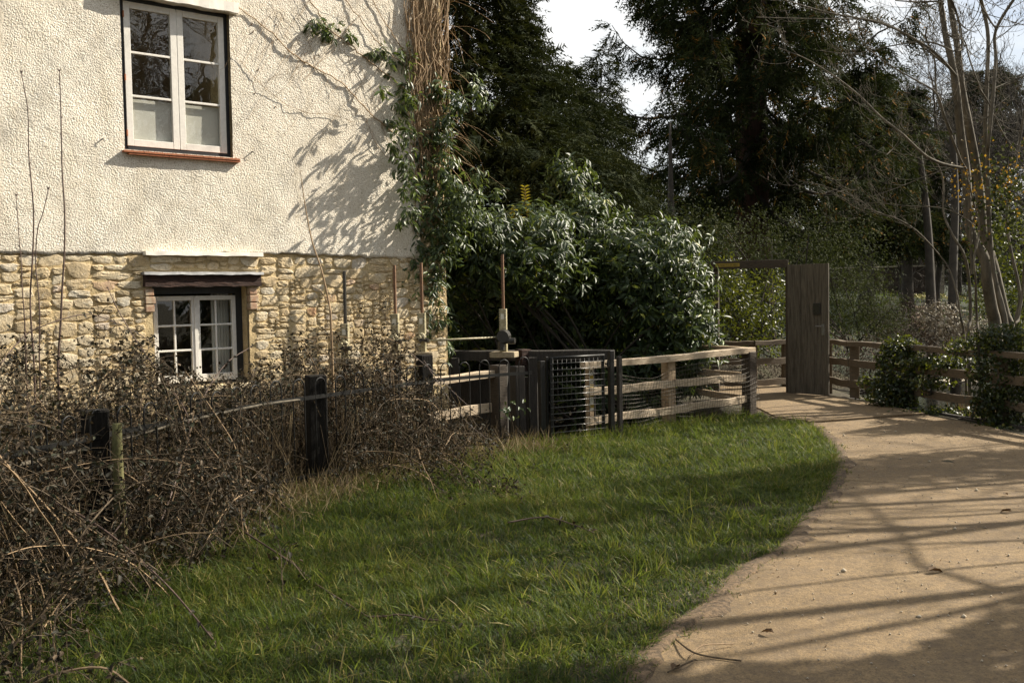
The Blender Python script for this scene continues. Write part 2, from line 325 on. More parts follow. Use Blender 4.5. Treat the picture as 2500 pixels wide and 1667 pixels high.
# leaf clouds -------------------------------------------------------
LEAF_T = np.array([(0, 2, 6), (0, 6, 1), (6, 2, 4), (6, 4, 7), (1, 6, 7), (1, 7, 3), (7, 4, 5), (3, 7, 5)])
def leaf_verts(P, D, N, Ln, Wd, fold=.25, curl=.25):
    D = nrm(D); S = nrm(np.cross(D, N)); U = np.cross(S, D); Ln = np.asarray(Ln)[:, None]; Wd = np.asarray(Wd)[:, None]
    c = lambda t, w, f: P + D * Ln * t + S * Wd * w * .5 + U * (Wd * f * fold - Ln * curl * t * t)
    V = np.stack([c(0, 0, 0), c(.3, -.9, 1), c(.3, .9, 1), c(.66, -.85, 1), c(.66, .85, 1), c(1, 0, 0), c(.3, 0, 0), c(.66, 0, 0)], 1)
    return V
def leaf_mesh(name, P, D, N, Ln, Wd, mat, parent, rnd=None, fold=.25, curl=.25, kind='stuff', simple=False):
    n = len(P); V = leaf_verts(P, D, N, Ln, Wd, fold, curl) - parent_loc(parent)
    if simple:
        V = V[:, [0, 3, 4, 5, ]]; T0 = np.array([(0, 2, 1), (1, 2, 3)])
    else: T0 = LEAF_T
    T = (T0[None] + (np.arange(n) * V.shape[1])[:, None, None]).reshape(-1, 3)
    if rnd is None: rnd = rng.random(n)
    me = mesh_np(name, V.reshape(-1, 3), T, mat, np.repeat(rnd, len(T0)), smooth=False); o = link(name, me, parent)
    if kind: o['kind'] = kind
    return o
def leaf_objects(P, D, N, Ln, Wd, mat, parent, name='leaf'):
    protos = []
    for k in range(8):
        V = leaf_verts(np.zeros((1, 3)), np.array([[0., 1, 0]]), np.array([[0., 0, 1]]), [1.], [1.], .15 + .05 * (k % 3), .12 + .06 * (k % 4))[0]
        V = V * 1.0; protos.append(mesh_np('leaf', V, LEAF_T, mat, np.full(8, [.1, .3, .45, .6, .75, .2, .88, .5][k])))
    o0 = parent_loc(parent)
    D = nrm(D); S = nrm(np.cross(D, N)); U = np.cross(S, D)
    for i in range(len(P)):
        o = bpy.data.objects.new(name, protos[i % 8]); sc.collection.objects.link(o); o.parent = parent
        m = Matrix(((S[i][0] * Wd[i], D[i][0] * Ln[i], U[i][0] * Ln[i], P[i][0] - o0[0]), (S[i][1] * Wd[i], D[i][1] * Ln[i], U[i][1] * Ln[i], P[i][1] - o0[1]), (S[i][2] * Wd[i], D[i][2] * Ln[i], U[i][2] * Ln[i], P[i][2] - o0[2]), (0, 0, 0, 1)))
        o.matrix_local = m
def rosettes(C, O, n, Ln, Wd, spread=.9, droop=.35, jl=.25):
    """n leaves round each shoot tip C whose shoot points along O."""
    m = len(C); C = np.repeat(C, n, 0); O = nrm(np.repeat(O, n, 0)); k = m * n
    rv = nrm(rng.normal(size=(k, 3))); rv = nrm(rv - O * (rv * O).sum(1, keepdims=True))
    D = nrm(O * (rng.random((k, 1)) * .8 + .1) + rv * spread + np.array([0, 0, -droop])); N = nrm(O + rv * .2 + np.array([0, 0, .45]) + rng.normal(size=(k, 3)) * .22)
    L_ = Ln * (1 + jl * rng.normal(size=k)).clip(.5, 1.6)
    P = C - O * (rng.random((k, 1)) * Ln * 1.2) + rv * .01
    return P, D, N, L_, L_ * (Wd / Ln) * (1 + .15 * rng.normal(size=k)).clip(.6, 1.4)
def lobe_points(lobes, n, lump=.16, inner=.35):
    """points and outward directions near the surface of a set of ellipsoids"""
    w = np.array([(a * b + b * c + a * c) for (_, (a, b, c)) in lobes]); w = w / w.sum(); idx = rng.choice(len(lobes), n, p=w)
    C = np.array([l[0] for l in lobes])[idx]; E = np.array([l[1] for l in lobes])[idx]
    u = nrm(rng.normal(size=(n, 3))); q = u * 3.1
    lum = np.sin(q[:, 0] * 2.1 + idx) * np.sin(q[:, 1] * 2.7 + idx * 2.) + .7 * np.sin(q[:, 2] * 5.3 + q[:, 0] * 4.1 + idx)
    r = (1 + lump * lum) * (1 - inner * rng.random(n) ** 2.2)
    P = C + u * E * r[:, None]; O = nrm(u / E); return P, O
T0_ = [0]
# ------------------------------------------------------------------ terrain, river, path
def fbm(x, y, s=1.0, seed=0.0):
    x = x * s + seed; y = y * s - seed
    return (np.sin(1.7 * x + 1.3 * np.sin(1.1 * y + seed)) * np.cos(1.5 * y + .9 * np.sin(1.3 * x)) + .5 * np.sin(3.9 * x + 2.1 * y + 1.7 * np.sin(2.3 * y)) * np.cos(3.1 * y - 1.1 * x) + .25 * np.sin(8.3 * x - 3.1 * y) * np.cos(7.1 * y + 2.9 * x)) / 1.75
def seg_dist(X, Y, poly, closed=True):
    d = np.full(X.shape, 1e9); n = len(poly)
    for i in range(n if closed else n - 1):
        ax, ay = poly[i][:2]; bx, by = poly[(i + 1) % n][:2]; ex, ey = bx - ax, by - ay
        t = (((X - ax) * ex + (Y - ay) * ey) / (ex * ex + ey * ey)).clip(0, 1); d = np.minimum(d, np.hypot(X - ax - t * ex, Y - ay - t * ey))
    return d
def inside(X, Y, poly):
    r = np.zeros(X.shape, bool); n = len(poly)
    for i in range(n):
        ax, ay = poly[i][:2]; bx, by = poly[(i + 1) % n][:2]
        c = ((ay > Y) != (by > Y)) & (X < (bx - ax) * (Y - ay) / (by - ay + 1e-12) + ax); r ^= c
    return r
LAND = [(-60, -60), (30, -60), (14, -20), (11, -8), (9, 0), (7.9, 4), (6.9, 7), (6.3, 9.3), (5.85, 11.6), (5.3, 14), (5.0, 17.6), (2.4, 17.6), (2.55, 15.2), (3.15, 13.4), (2.2, 12.55), (.9, 11.5), (.35, 11.05), (-.5, 10.45), (-1.8, 11.2), (-1.8, 13), (-60, 13)]
def terrain(X, Y):
    d = seg_dist(X, Y, LAND); ins = inside(X, Y, LAND)
    near = np.where(ins, 0.0, -1.15 * (1 - np.exp(-(d / .45) ** 2)))
    y0 = np.where(X < 4.8, 18.0, 23.0 + .45 * (X - 6)); f = (Y - y0)
    far = -1.15 + 1.0 * (f / 1.2 + .5).clip(0, 1) + .075 * f.clip(0, 24) + .01 * (f - 24).clip(0, 60)
    far = np.where(X < 4.8, np.maximum(far, -1.15 + 1.15 * (f / .8).clip(0, 1)), far)
    h = np.maximum(near, far)
    rough = .03 * fbm(X, Y, 2.0) * (~ins | (Y > 18)) + .012 * fbm(X, Y, 1.3, 3.)
    return h + rough
xs = np.concatenate([np.linspace(-300, -12, 12), np.arange(-11, 17, .22), np.linspace(18, 60, 22), np.linspace(70, 300, 8)])
ys = np.concatenate([np.linspace(-200, -6, 14), np.arange(-5, 27, .22), np.linspace(27.5, 60, 36), np.linspace(66, 400, 12)])
XX, YY = np.meshgrid(xs, ys); ZZ = terrain(XX, YY)
idx = np.arange(XX.size).reshape(XX.shape)
Q = np.stack([idx[:-1, :-1], idx[:-1, 1:], idx[1:, 1:], idx[1:, :-1]], -1).reshape(-1, 4)
me = mesh_np('ground', np.stack([XX, YY, ZZ], -1).reshape(-1, 3), Q, M['ground'], smooth=True)
me.materials.append(M['fargrass']); cy = YY[:-1, :-1].reshape(-1); cx = XX[:-1, :-1].reshape(-1)
me.polygons.foreach_set('material_index', ((cy > 24) & (cx > 4)).astype(np.int32))
tag(link('ground', me), kind='structure')
wv = [(-40, 8, -.72), (120, 8, -.72), (120, 60, -.72), (-40, 60, -.72)]
mb = MB(); mb.add(wv, [(0, 1, 2, 3)]); tag(mb.build('river_water', M['water']), kind='structure')
M['water'].node_tree.nodes['Bump'].inputs['Strength'].default_value = .5

PL = [G(1525, 1720), (G(1557, 1667)), G(1594, 1605), G(1628, 1570), G(1675, 1526), G(1755, 1466), G(1830, 1392), G(1913, 1344), G(1967, 1286), G(2008, 1243), G(2050, 1170), G(2059, 1116), G(2020, 1063), G(1966, 1031), G(1900, 1027)]
PL = [np.array([PL[0][0] - .9, 2.2, 0]), np.array([PL[0][0] - 2.2, -3, 0])][::-1] + PL + [np.array([3.25, 13.4, 0]), np.array([3.15, 15.2, 0]), np.array([2.7, 17.4, 0])]
PR = [(6.5, -3), (6.2, 2.2), (5.9, 5), (5.5, 8), G(2500, 1066), G(2390, 1036), G(2287, 1020), G(2126, 988), G(2020, 969), (4.45, 15.6), (4.2, 17.4)]
PR = [np.array([p[0], p[1], 0]) for p in PR]
def resample(P, n):
    P = np.array([p[:2] for p in P]); d = np.r_[0, np.cumsum(np.hypot(*np.diff(P, axis=0).T))]; t = np.linspace(0, d[-1], n); return np.stack([np.interp(t, d, P[:, 0]), np.interp(t, d, P[:, 1])], 1)
PLr = resample(smoothp(PL, 5), 240)
pth = bpy.data.objects.new('path', None); sc.collection.objects.link(pth); pth['kind'] = 'structure'
PATHPOLY = [tuple(p) for p in resample(PL, 80)] + [tuple(p) for p in resample(PR, 60)][::-1]
# slabs: cut across by two expansion joints
J1a, J1b = G(2062, 1174), G(2500, 1203); J2a, J2b = G(1985, 1036), G(2290, 1012)
def slab_cut(name, fn, zt):
    res = .08; gx = np.arange(-4, 8, res); gy = np.arange(-3, 17.5, res); X, Y = np.meshgrid(gx, gy)
    ins = inside(X, Y, PATHPOLY) & fn(X, Y); V = []; F = []; id_ = {}
    ok = ins
    for j in range(len(gy) - 1):
        for i in range(len(gx) - 1):
            if ok[j, i] and ok[j, i + 1] and ok[j + 1, i] and ok[j + 1, i + 1]:
                f = []
                for (a, b) in ((j, i), (j, i + 1), (j + 1, i + 1), (j + 1, i)):
                    if (a, b) not in id_: id_[(a, b)] = len(V); V.append((X[a, b], Y[a, b], zt))
                    f.append(id_[(a, b)])
                F.append(f)
    return V, F
def strip_slab(name, t0, t1, zt, skew=0.0):
    # a strip between left and right edges cut at joints given as y-lines
    pass
def poly_slab(la, lb, zt):
    """solid slab from polygon list"""
    n = len(la); V = [(x, y, zt + .006 * fbm(np.array(x), np.array(y), .9)) for x, y in la] + [(x, y, -.12) for x, y in la]
    F = [tuple(range(n))] + [(i, i + n, (i + 1) % n + n, (i + 1) % n) for i in range(n)]
    return V, F
def clip(poly, a, b, keep):                            # Sutherland-Hodgman by the line a-b
    ax, ay = a[:2]; bx, by = b[:2]; f = lambda p: ((bx - ax) * (p[1] - ay) - (by - ay) * (p[0] - ax)) * keep; out = []
    for i in range(len(poly)):
        p, q = poly[i], poly[(i + 1) % len(poly)]; fp, fq = f(p), f(q)
        if fp >= 0: out.append(p)
        if fp * fq < 0: t = fp / (fp - fq); out.append((p[0] + (q[0] - p[0]) * t, p[1] + (q[1] - p[1]) * t))
    return out
def off(a, b, d):
    a, b = np.array(a[:2]), np.array(b[:2]); e = b - a; e /= np.linalg.norm(e); n = np.array([-e[1], e[0]]) * d; return a + n, b + n
P1 = clip(PATHPOLY, *off(J1a, J1b, -.006), -1); P2 = clip(clip(PATHPOLY, *off(J1a, J1b, .006), 1), *off(J2a, J2b, -.01), -1); P3 = clip(PATHPOLY, *off(J2a, J2b, .01), 1)
for i, (pp, zt) in enumerate(((P1, .012), (P2, .012), (P3, .035))):
    V, F = poly_slab(pp, None, zt); mb = MB(); mb.add(V, F); mb.build('slab', M['path'], pth)
    # cheap: rely on bump for relief
mb = MB(); mb.add([(x, y, -.004) for x, y in PATHPOLY], [tuple(range(len(PATHPOLY)))]); tag(mb.build('path_bed', M['ground'], pth))

nP = len(PLr); tg = np.gradient(PLr, axis=0); tg /= np.linalg.norm(tg, axis=1, keepdims=True); nr_ = np.stack([tg[:, 1], -tg[:, 0]], 1); kk = np.arange(nP) * .5
wv2 = .02 + .08 * np.clip(np.sin(kk * .37) * np.sin(kk * 1.13 + 1) + .5 * np.sin(kk * 2.9) * np.sin(kk * 1.7), 0, 1) + .03 * rng.random(nP)
V = np.concatenate([np.c_[PLr + nr_ * o_[:, None], np.full(nP, z_)] for o_, z_ in ((np.full(nP, -.12), -.012), (np.full(nP, -.03), .018), (wv2 * .55, .026), (wv2, .008))]); i_ = np.arange(nP - 1)
Q = np.concatenate([np.stack([a_ * nP + i_, a_ * nP + i_ + 1, (a_ + 1) * nP + i_ + 1, (a_ + 1) * nP + i_], 1) for a_ in range(3)]); V[:, 2] += rng.normal(size=len(V)) * .0025; V[:, :2] += rng.normal(size=(len(V), 2)) * .006
tag(link('verge_soil', mesh_np('verge_soil', V, Q[:, ::-1], M['soil'], smooth=True)), kind='structure')
n = 6000; X = rng.uniform(1.0, 6.5, n); Yd = 3.2 + 12 * rng.random(n) ** 1.3; e = seg_dist(X, Yd, [tuple(p) for p in PLr], False); k = inside(X, Yd, PATHPOLY) & (rng.random(n) < .30 + .7 * np.exp(-e / .25)); X, Yd = X[k], Yd[k]; n = len(X); sz = rng.uniform(.0025, .008, (n, 1, 1)) * (1 + (rng.random((n, 1, 1)) < .04) * 1.3)
O8 = np.array([(1, 0, 0), (-1, 0, 0), (0, 1, 0), (0, -1, 0), (0, 0, .8), (0, 0, -.8)], float)[None] * rng.uniform(.6, 1.3, (n, 6, 1)) * sz + np.stack([X, Yd, np.full(n, .016)], 1)[:, None]
T = (np.array([(0, 2, 4), (2, 1, 4), (1, 3, 4), (3, 0, 4), (2, 0, 5), (1, 2, 5), (3, 1, 5), (0, 3, 5)])[None] + (np.arange(n) * 6)[:, None, None]).reshape(-1, 3)
tag(link('path_grit', mesh_np('path_grit', O8.reshape(-1, 3), T, M['coping'])), 'loose grit and tiny stones scattered over the concrete path', 'grit', kind='stuff')

# ------------------------------------------------------------------ house
house = thing('house', 'old mill house with cream roughcast wall over a rubble stone base', 'house', W(0, 0))
S0, S1, SQ = -5.0, 3.97, 3.60
ZB = EYE + .44
WU = (.20, 1.29, EYE + 1.42, EYE + 2.87)               # upper window opening
WLo = (.42, 1.42, EYE - .86, EYE + .13)                # lower window opening
core = MB()
def wall_with_hole(mb, s0, s1, z0, z1, n0, n1, hole):
    a, b, c, d = hole
    mb.wbox(s0, a, z0, z1, n0, n1); mb.wbox(b, s1, z0, z1, n0, n1); mb.wbox(a, b, z0, c, n0, n1); mb.wbox(a, b, d, z1, n0, n1)
wall_with_hole(core, S0, S1 - .02, ZB, 7.0, -.45, -.05, WU)
wall_with_hole(core, S0, S1 - .02, -1.2, ZB - .002, -.45, -.05, WLo)
core.wbox(S1 - .42, S1 - .02, -1.2, 7.0, -6, -.452); core.wbox(S0, S0 + .4, -1.2, 7.0, -6, -.452); core.wbox(S0, S1 - .02, -1.2, 7.0, -6.4, -6.002)
core.build('masonry_core', M['mortar'], house)
fl = MB(); fl.wbox(S0 + .42, S1 - .44, EYE + .55, EYE + .75, -5.98, -.47); fl.build('floor', M['room'], house)
rf = MB(); e0, e1 = S0 - .3, S1 + .3
rv_ = [W(e0, 6.9, .35), W(e1, 6.9, .35), W(e1, 9.9, -3.2), W(e0, 9.9, -3.2), W(e0, 6.9, -6.75), W(e1, 6.9, -6.75)]
rv_ += [p + np.array([0, 0, .15]) for p in rv_]
rf.add(rv_, [(0, 1, 2, 3), (3, 2, 5, 4), (6, 9, 8, 7), (9, 10, 11, 8), (0, 6, 7, 1), (4, 5, 11, 10), (1, 7, 8, 2), (2, 8, 11, 5), (0, 3, 9, 6), (3, 4, 10, 9)])
rf.build('roof', M['slate'], house)
# stone base: mortar bed that bulges between stones
stone_wall = bpy.data.objects.new('stone_wall', None); sc.collection.objects.link(stone_wall); stone_wall.parent = house
def inhole(s, z, h, m=0.0): return (s > h[0] - m) & (s < h[1] + m) & (z > h[2] - m) & (z < h[3] + m)
def sheet(s0, s1, z0, z1, step, nfun, hole, ragged=None):
    ss = np.unique(np.r_[np.arange(s0, s1, step), s1, hole[0], hole[1]]); zz = np.unique(np.r_[np.arange(z0, z1, step), z1, hole[2], hole[3]])
    ss = ss[(ss >= s0) & (ss <= s1)]; zz = zz[(zz >= z0) & (zz <= z1)]
    ss = ss[(np.abs(ss - hole[0]) > step * .4) | (ss == hole[0])]; ss = ss[(np.abs(ss - hole[1]) > step * .4) | (ss == hole[1])]
    zz = zz[(np.abs(zz - hole[2]) > step * .4) | (zz == hole[2])]; zz = zz[(np.abs(zz - hole[3]) > step * .4) | (zz == hole[3])]
    Sg, Zg = np.meshgrid(ss, zz); n = nfun(Sg, Zg); Zo = Zg.copy()
    if ragged is not None: Zo[0] = Zg[0] + ragged(ss); Zo[1] = Zg[1] + ragged(ss) * .5
    V = WP[None, None] + Sg[..., None] * WD + n[..., None] * WN; V[..., 2] = Zo
    id_ = np.arange(Sg.size).reshape(Sg.shape); cs = (Sg[:-1, :-1] + Sg[1:, 1:]) / 2; cz = (Zg[:-1, :-1] + Zg[1:, 1:]) / 2
    Q = np.stack([id_[:-1, :-1], id_[:-1, 1:], id_[1:, 1:], id_[1:, :-1]], -1)[~inhole(cs, cz, hole)]
    # bottom lip
    k = Sg.size; lipV = WP[None] + ss[:, None] * WD - .05 * WN; lipV = lipV.copy(); lipV[:, 2] = Zo[0]; m = len(ss)
    lq = np.stack([k + np.arange(m - 1), k + np.arange(1, m), np.arange(1, m), np.arange(m - 1)], -1)
    return np.r_[V.reshape(-1, 3), lipV], np.r_[Q.reshape(-1, 4), lq]
nf = lambda s, z: .018 + .010 * fbm(s, z, .9) + .006 * fbm(s, z, 4.1, 2) + rng.normal(size=s.shape) * .0012
V, Q = sheet(S0, SQ, ZB, 7.0, .03, nf, WU, lambda s: .018 * fbm(s, s * 0 + 1, 5.5) + .012 * fbm(s, s * 0, 23.) + .018 * np.sin(s * 1.1))
hl = parent_loc(house); me = mesh_np('plaster_wall', V - hl, Q, M['plaster'], smooth=True); link('plaster_wall', me, house)
mort = lambda s, z: .000 + .008 * fbm(s, z, 6.) + .006 * fbm(s, z, 17., 1) + rng.normal(size=s.shape) * .002
V, Q = sheet(S0, S1, -.1, ZB + .02, .035, mort, WLo); me = mesh_np('mortar', V - hl, Q, M['mortar'], smooth=True); link('mortar', me, stone_wall)
V, Q = sheet(SQ - .02, S1, ZB + .02, 7.0, .05, mort, (9, 9.1, 9, 9.1)); me = mesh_np('mortar', V - hl, Q, M['mortar'], smooth=True); link('mortar', me, stone_wall)
# individual stones
def stone_mesh(k):
    r_ = np.random.default_rng(100 + k); nu = 11; V = []; F = []
    rings = [(1.0, -.3), (.97, .35), (.86, .80), (.52, 1.0)]; sq = r_.uniform(2.6, 7); sk = r_.normal() * .10; tp = r_.normal() * .12
    amp = (1 + .07 * r_.normal(size=nu)).clip(.84, 1.08); ja = r_.random(nu) * .5; tilt = r_.normal(size=2) * .22
    for ri, (rr, hh) in enumerate(rings):
        for i in range(nu):
            t = 2 * math.pi * (i + ja[i]) / nu; c, s_ = math.cos(t), math.sin(t); q = (abs(c) ** sq + abs(s_) ** sq) ** (-1 / sq); x = c * q * rr * amp[i] * (1 + r_.normal() * .035 * ri); y = s_ * q * rr * amp[i] * (1 + r_.normal() * .035 * ri)
            V.append((x * (1 + tp * y) + sk * y, y * (1 - sk * x), hh + (r_.normal() * .14 + tilt[0] * x + tilt[1] * y) * (ri > 0)))
    V.append((r_.normal() * .1, r_.normal() * .1, .95 + .15 * r_.normal()))
    for ri in range(3):
        for i in range(nu):
            a, b = ri * nu + i, ri * nu + (i + 1) % nu; F += [(a, b, b + nu, a + nu)]
    for i in range(nu): F.append((3 * nu + i, 3 * nu + (i + 1) % nu, 4 * nu))
    me = bpy.data.meshes.new('stone'); me.from_pydata(V, [], F); me.materials.append(M['stone']); me.update()
    return me
SM = [stone_mesh(k) for k in range(26)]
stones = []
def lay(s0, s1, z0, z1, avoid, hs=(.05, .15), ws=(.10, .36)):
    c = .0125; nx = int((s1 - s0) / c); nz = int((z1 - z0) / c); occ = np.zeros((nz, nx), bool)
    for a_ in avoid:
        i0, i1 = int((a_[0] - s0) / c), int((a_[1] - s0) / c); j0, j1 = int((z1 - a_[3]) / c), int((z1 - a_[2]) / c); occ[max(j0, 0):max(j1, 0), max(i0, 0):max(i1, 0)] = True
    for j in range(nz):
        i = 0
        while i < nx:
            if occ[j, i]: i += 1; continue
            big = 1.3 if s0 + i * c < .4 else 1.0; h = rng.uniform(*hs) * big * (1.25 if rng.random() < .18 else 1); w = max(h * 1.15, rng.uniform(*ws) * rng.uniform(.5, 1) * big); w = min(w, h * 4.2); k = 0; wi = max(3, int(w / c)); hi = max(3, int(h / c))
            while k < wi and i + k < nx and not occ[j, i + k]: k += 1
            if k < wi and wi - k < 0: pass
            rem = 0
            while i + k + rem < nx and rem < 4 and not occ[j, i + k + rem]: rem += 1
            if rem < 4: k += rem
            hi = min(hi, max(3, int(k * rng.uniform(.45, .85)))); m = 0
            while m < hi and j + m < nz and not occ[j + m, i:i + k].any(): m += 1
            if k >= 3 and m >= 3: stones.append((s0 + (i + k / 2) * c, z1 - (j + m / 2) * c, k * c - rng.uniform(.002, .020), m * c - rng.uniform(.002, .018))); occ[j:j + m, i:i + k] = True
            else: occ[j, i:i + max(k, 1)] = True
            i += max(k, 1)
L_AV = [(WLo[0] - .07, WLo[1] + .07, WLo[2] - .03, EYE + .26), (.33, 1.56, EYE + .12, EYE + .27), (-9, S0 + .1, -9, 9)]
lay(-2.2, S1 - .01, EYE - .95, ZB - .012, L_AV)
lay(SQ + .02, S1 - .01, ZB, 6.0, [], (.10, .2), (.12, .4))
stones.sort(key=lambda t: -((t[1] > EYE - .75) * 10 + t[2] * t[3]))
rest = MB()
for i, (s, z, w, h) in enumerate(stones):
    d = rng.uniform(.006, .018); c = W(s, z, .002); m = SM[i % 14]; an = rng.normal() * .05
    X_ = WD * math.cos(an) + np.array([0, 0, 1.]) * math.sin(an); Y_ = np.cross(WN, X_) * -1 if np.cross(WN, X_)[2] < 0 else np.cross(WN, X_)
    sx, sy = w / 2 * .98, h / 2 * .98
    if i < 300:
        o = bpy.data.objects.new('stone', m); sc.collection.objects.link(o); o.parent = stone_wall; c_ = c - hl
        o.matrix_local = Matrix(((X_[0] * sx, Y_[0] * sy, WN[0] * d, c_[0]), (X_[1] * sx, Y_[1] * sy, WN[1] * d, c_[1]), (X_[2] * sx, Y_[2] * sy, WN[2] * d, c_[2]), (0, 0, 0, 1)))
    else:
        V = [c + X_ * v.co.x * sx + Y_ * v.co.y * sy + WN * v.co.z * d for v in m.vertices]; rest.add(V, [tuple(p.vertices) for p in m.polygons])
if rest.v: rest.build('small_stones', M['stone'], stone_wall, kind='stuff')
# bricks beside the lower window
for k in range(3):
    for sd_, s_ in ((0, WLo[0] - .035), (1, WLo[1] + .045)):
        b_ = MB(); zc = EYE + .075 - k * .078; b_.wbox(s_ - .042, s_ + .042 + .012 * (k % 2), zc - .034, zc + .034, -.04, .030); b_.build('brick', M['brick'], stone_wall, bevel=.006)
# lintel, ledges
def wavy_bar(s0, s1, z0, z1, n0, n1, amp, seed, name, mat, parent, nseg=24):
    mb = MB(); P = []
    for i in range(nseg + 1):
        s = s0 + (s1 - s0) * i / nseg; a = amp * math.sin(i * .9 + seed) + amp * .6 * math.sin(i * 2.3 + seed * 2); b = amp * math.sin(i * 1.3 + seed * 3)
        P += [W(s, z0 + a, n0), W(s, z0 + a, n1 + b * .6), W(s, z1 + b * .5, n1 - .006 + b * .6), W(s, z1 + b * .5, n0)]
    F = []
    for i in range(nseg):
        for j in range(4): a = i * 4 + j; b = i * 4 + (j + 1) % 4; F.append((a, b, b + 4, a + 4))
    F += [(3, 2, 1, 0), tuple(nseg * 4 + j for j in range(4))]; mb.add(P, F); return mb.build(name, mat, parent)

def casement(win, s0, s1, z0, z1, n, cols, rows, st, bar, mat, top=None, bot=None):
    fr = MB(); t = .04; top = top or st; bot = bot or st
    fr.wbox(s0, s0 + st, z0, z1, n - t, n); fr.wbox(s1 - st, s1, z0, z1, n - t, n)
    fr.wbox(s0 + st, s1 - st, z1 - top, z1, n - t, n - .001); fr.wbox(s0 + st, s1 - st, z0, z0 + bot, n - t, n - .001)
    ca = fr.build('casement', mat, win, bevel=.003)
    gb = []
    a0, a1, c0, c1 = s0 + st, s1 - st, z0 + bot, z1 - top
    for i in range(1, cols):
        s = a0 + (a1 - a0) * i / cols; g = MB(); g.wbox(s - bar / 2, s + bar / 2, c0, c1, n - .03, n - .006); g.build('glazing_bar', mat, win, bevel=.003)
    for j in range(1, rows):
        z = c0 + (c1 - c0) * j / rows; g = MB(); g.wbox(a0, a1, z - bar / 2, z + bar / 2, n - .028, n - .004); g.build('glazing_bar', mat, win, bevel=.003)
    for i in range(cols):
        for j in range(rows):
            g = MB(); sa = a0 + (a1 - a0) * i / cols; sb = a0 + (a1 - a0) * (i + 1) / cols; za = c0 + (c1 - c0) * j / rows; zb = c0 + (c1 - c0) * (j + 1) / rows
            tl = rng.normal() * .0015
            g.add([W(sa, za, n - .02 + tl), W(sb, za, n - .02 - tl), W(sb, zb, n - .02), W(sa, zb, n - .02)], [(0, 1, 2, 3)]); g.build('pane', M['glass'], win)
    return a0, a1, c0, c1
# upper window
win = bpy.data.objects.new('window', None); sc.collection.objects.link(win); win.parent = house; win['label'] = 'upper white two-casement window with grey blinds in its lowest panes'
fs0, fs1, fz0, fz1 = WU; fr = MB()
fr.wbox(fs0, fs0 + .05, fz0, fz1, -.12, -.035); fr.wbox(fs1 - .045, fs1, fz0, fz1, -.12, -.035); fr.wbox(fs0 + .05, fs1 - .045, fz1 - .06, fz1, -.12, -.036); fr.wbox(fs0 + .05, fs1 - .045, fz0, fz0 + .045, -.12, -.028)
fr.build('frame', M['black'], win)
mid = .757
for (a, b) in ((fs0 + .042, mid - .003), (mid + .003, fs1 - .042)):
    q = casement(win, a, b, fz0 + .042, fz1 - .055, -.022, 1, 3, .062, .022, M['white'], bot=.065)
    bl = MB(); bl.wbox(q[0] - .02, q[1] + .02, q[2] - .02, q[2] + (q[3] - q[2]) / 3 - .02, -.085, -.075); bl.build('blind', M['blind'], win)
mb = MB(); mb.wbox(mid - .014, mid + .014, fz0 + .06, fz1 - .075, -.045, -.026); mb.build('meeting_strip', M['white'], win)
for z in (fz0 + .16, fz0 + .68, fz1 - .18):
    mb = MB(); mb.wbox(fs0 + .034, fs0 + .046, z - .03, z + .03, -.03, -.012); mb.build('hinge', M['terracotta'], win)
for k in range(6):
    for j in range(2):
        a = .17 + k * .196 + j * .05; b_ = min(a + .192, 1.345); mb = MB(); mb.wbox(max(a, .17), b_, fz0 - .03 - .019 * j, fz0 - .0125 - .019 * j, -.05, .072 - .006 * j); mb.build('tile', M['terracotta'], win)
wavy_bar(.10, 1.36, EYE + 2.85, EYE + 2.95, -.02, .10, .004, 1.0, 'drip_hood', M['hood'], win)
# lower window
win = bpy.data.objects.new('window', None); sc.collection.objects.link(win); win.parent = house; win['label'] = 'lower white twelve-pane window under a dark oak lintel'
fs0, fs1, fz0, fz1 = WLo; fr = MB(); NR = -.14
fr.wbox(fs0, fs0 + .055, fz0, fz1, NR - .08, NR - .012); fr.wbox(fs1 - .07, fs1, fz0, fz1, NR - .08, NR - .012); fr.wbox(fs0 + .055, fs1 - .07, fz1 - .075, fz1, NR - .08, NR - .013); fr.wbox(fs0 + .055, fs1 - .07, fz0, fz0 + .03, NR - .08, NR - .013)
fr.build('frame', M['black'], win)
q0, q1 = fs0 + .06, fs1 - .075; qm = (q0 + q1) / 2
casement(win, q0, qm - .001, fz0 + .03, EYE + .035, NR, 2, 3, .045, .02, M['white'], bot=.075)
casement(win, qm + .001, q1, fz0 + .03, EYE + .035, NR, 2, 3, .045, .02, M['white'], bot=.075)
mb = MB(); mb.wbox(qm - .016, qm + .016, fz0 + .05, EYE + .02, NR - .01, NR + .008); mb.build('meeting_strip', M['white'], win)
cu = MB()
for i in range(12): cu.wbox(q1 - .20 + i * .016, q1 - .186 + i * .016, fz0, fz1, NR - .16 - .01 * (i % 2), NR - .14 - .01 * (i % 2))
cu.build('curtain', M['blind'], win)
wavy_bar(.335, 1.545, EYE + .125, EYE + .240, -.04, .055, .004, .4, 'lintel', M['lintel'], win)
wavy_bar(.32, 1.56, EYE + .241, EYE + .268, -.04, .085, .003, 2.0, 'lead_flashing', M['lead'], win)
wavy_bar(.34, 1.56, ZB - .012, ZB + .026, -.02, .085, .003, 3.0, 'drip_ledge', M['hood'], house)
mb = MB(); mb.wbox(fs0 - .03, fs1 + .03, fz0 - .06, fz0 - .002, -.2, .02); mb.build('stone_sill', M['stone'], win, bevel=.008)
for k, (px, py) in enumerate(((247, 341), (613, 372))):
    s, z = Wp(px, py); mb = MB(); mb.tube([W(s, z, .01), W(s, z, .045)], .007, 5); mb.tube([W(s, z, .042), W(s + .010, z - .01, .046), W(s + .014, z - .03, .042)], .003, 4); mb.build('hook', M['grease'], house)
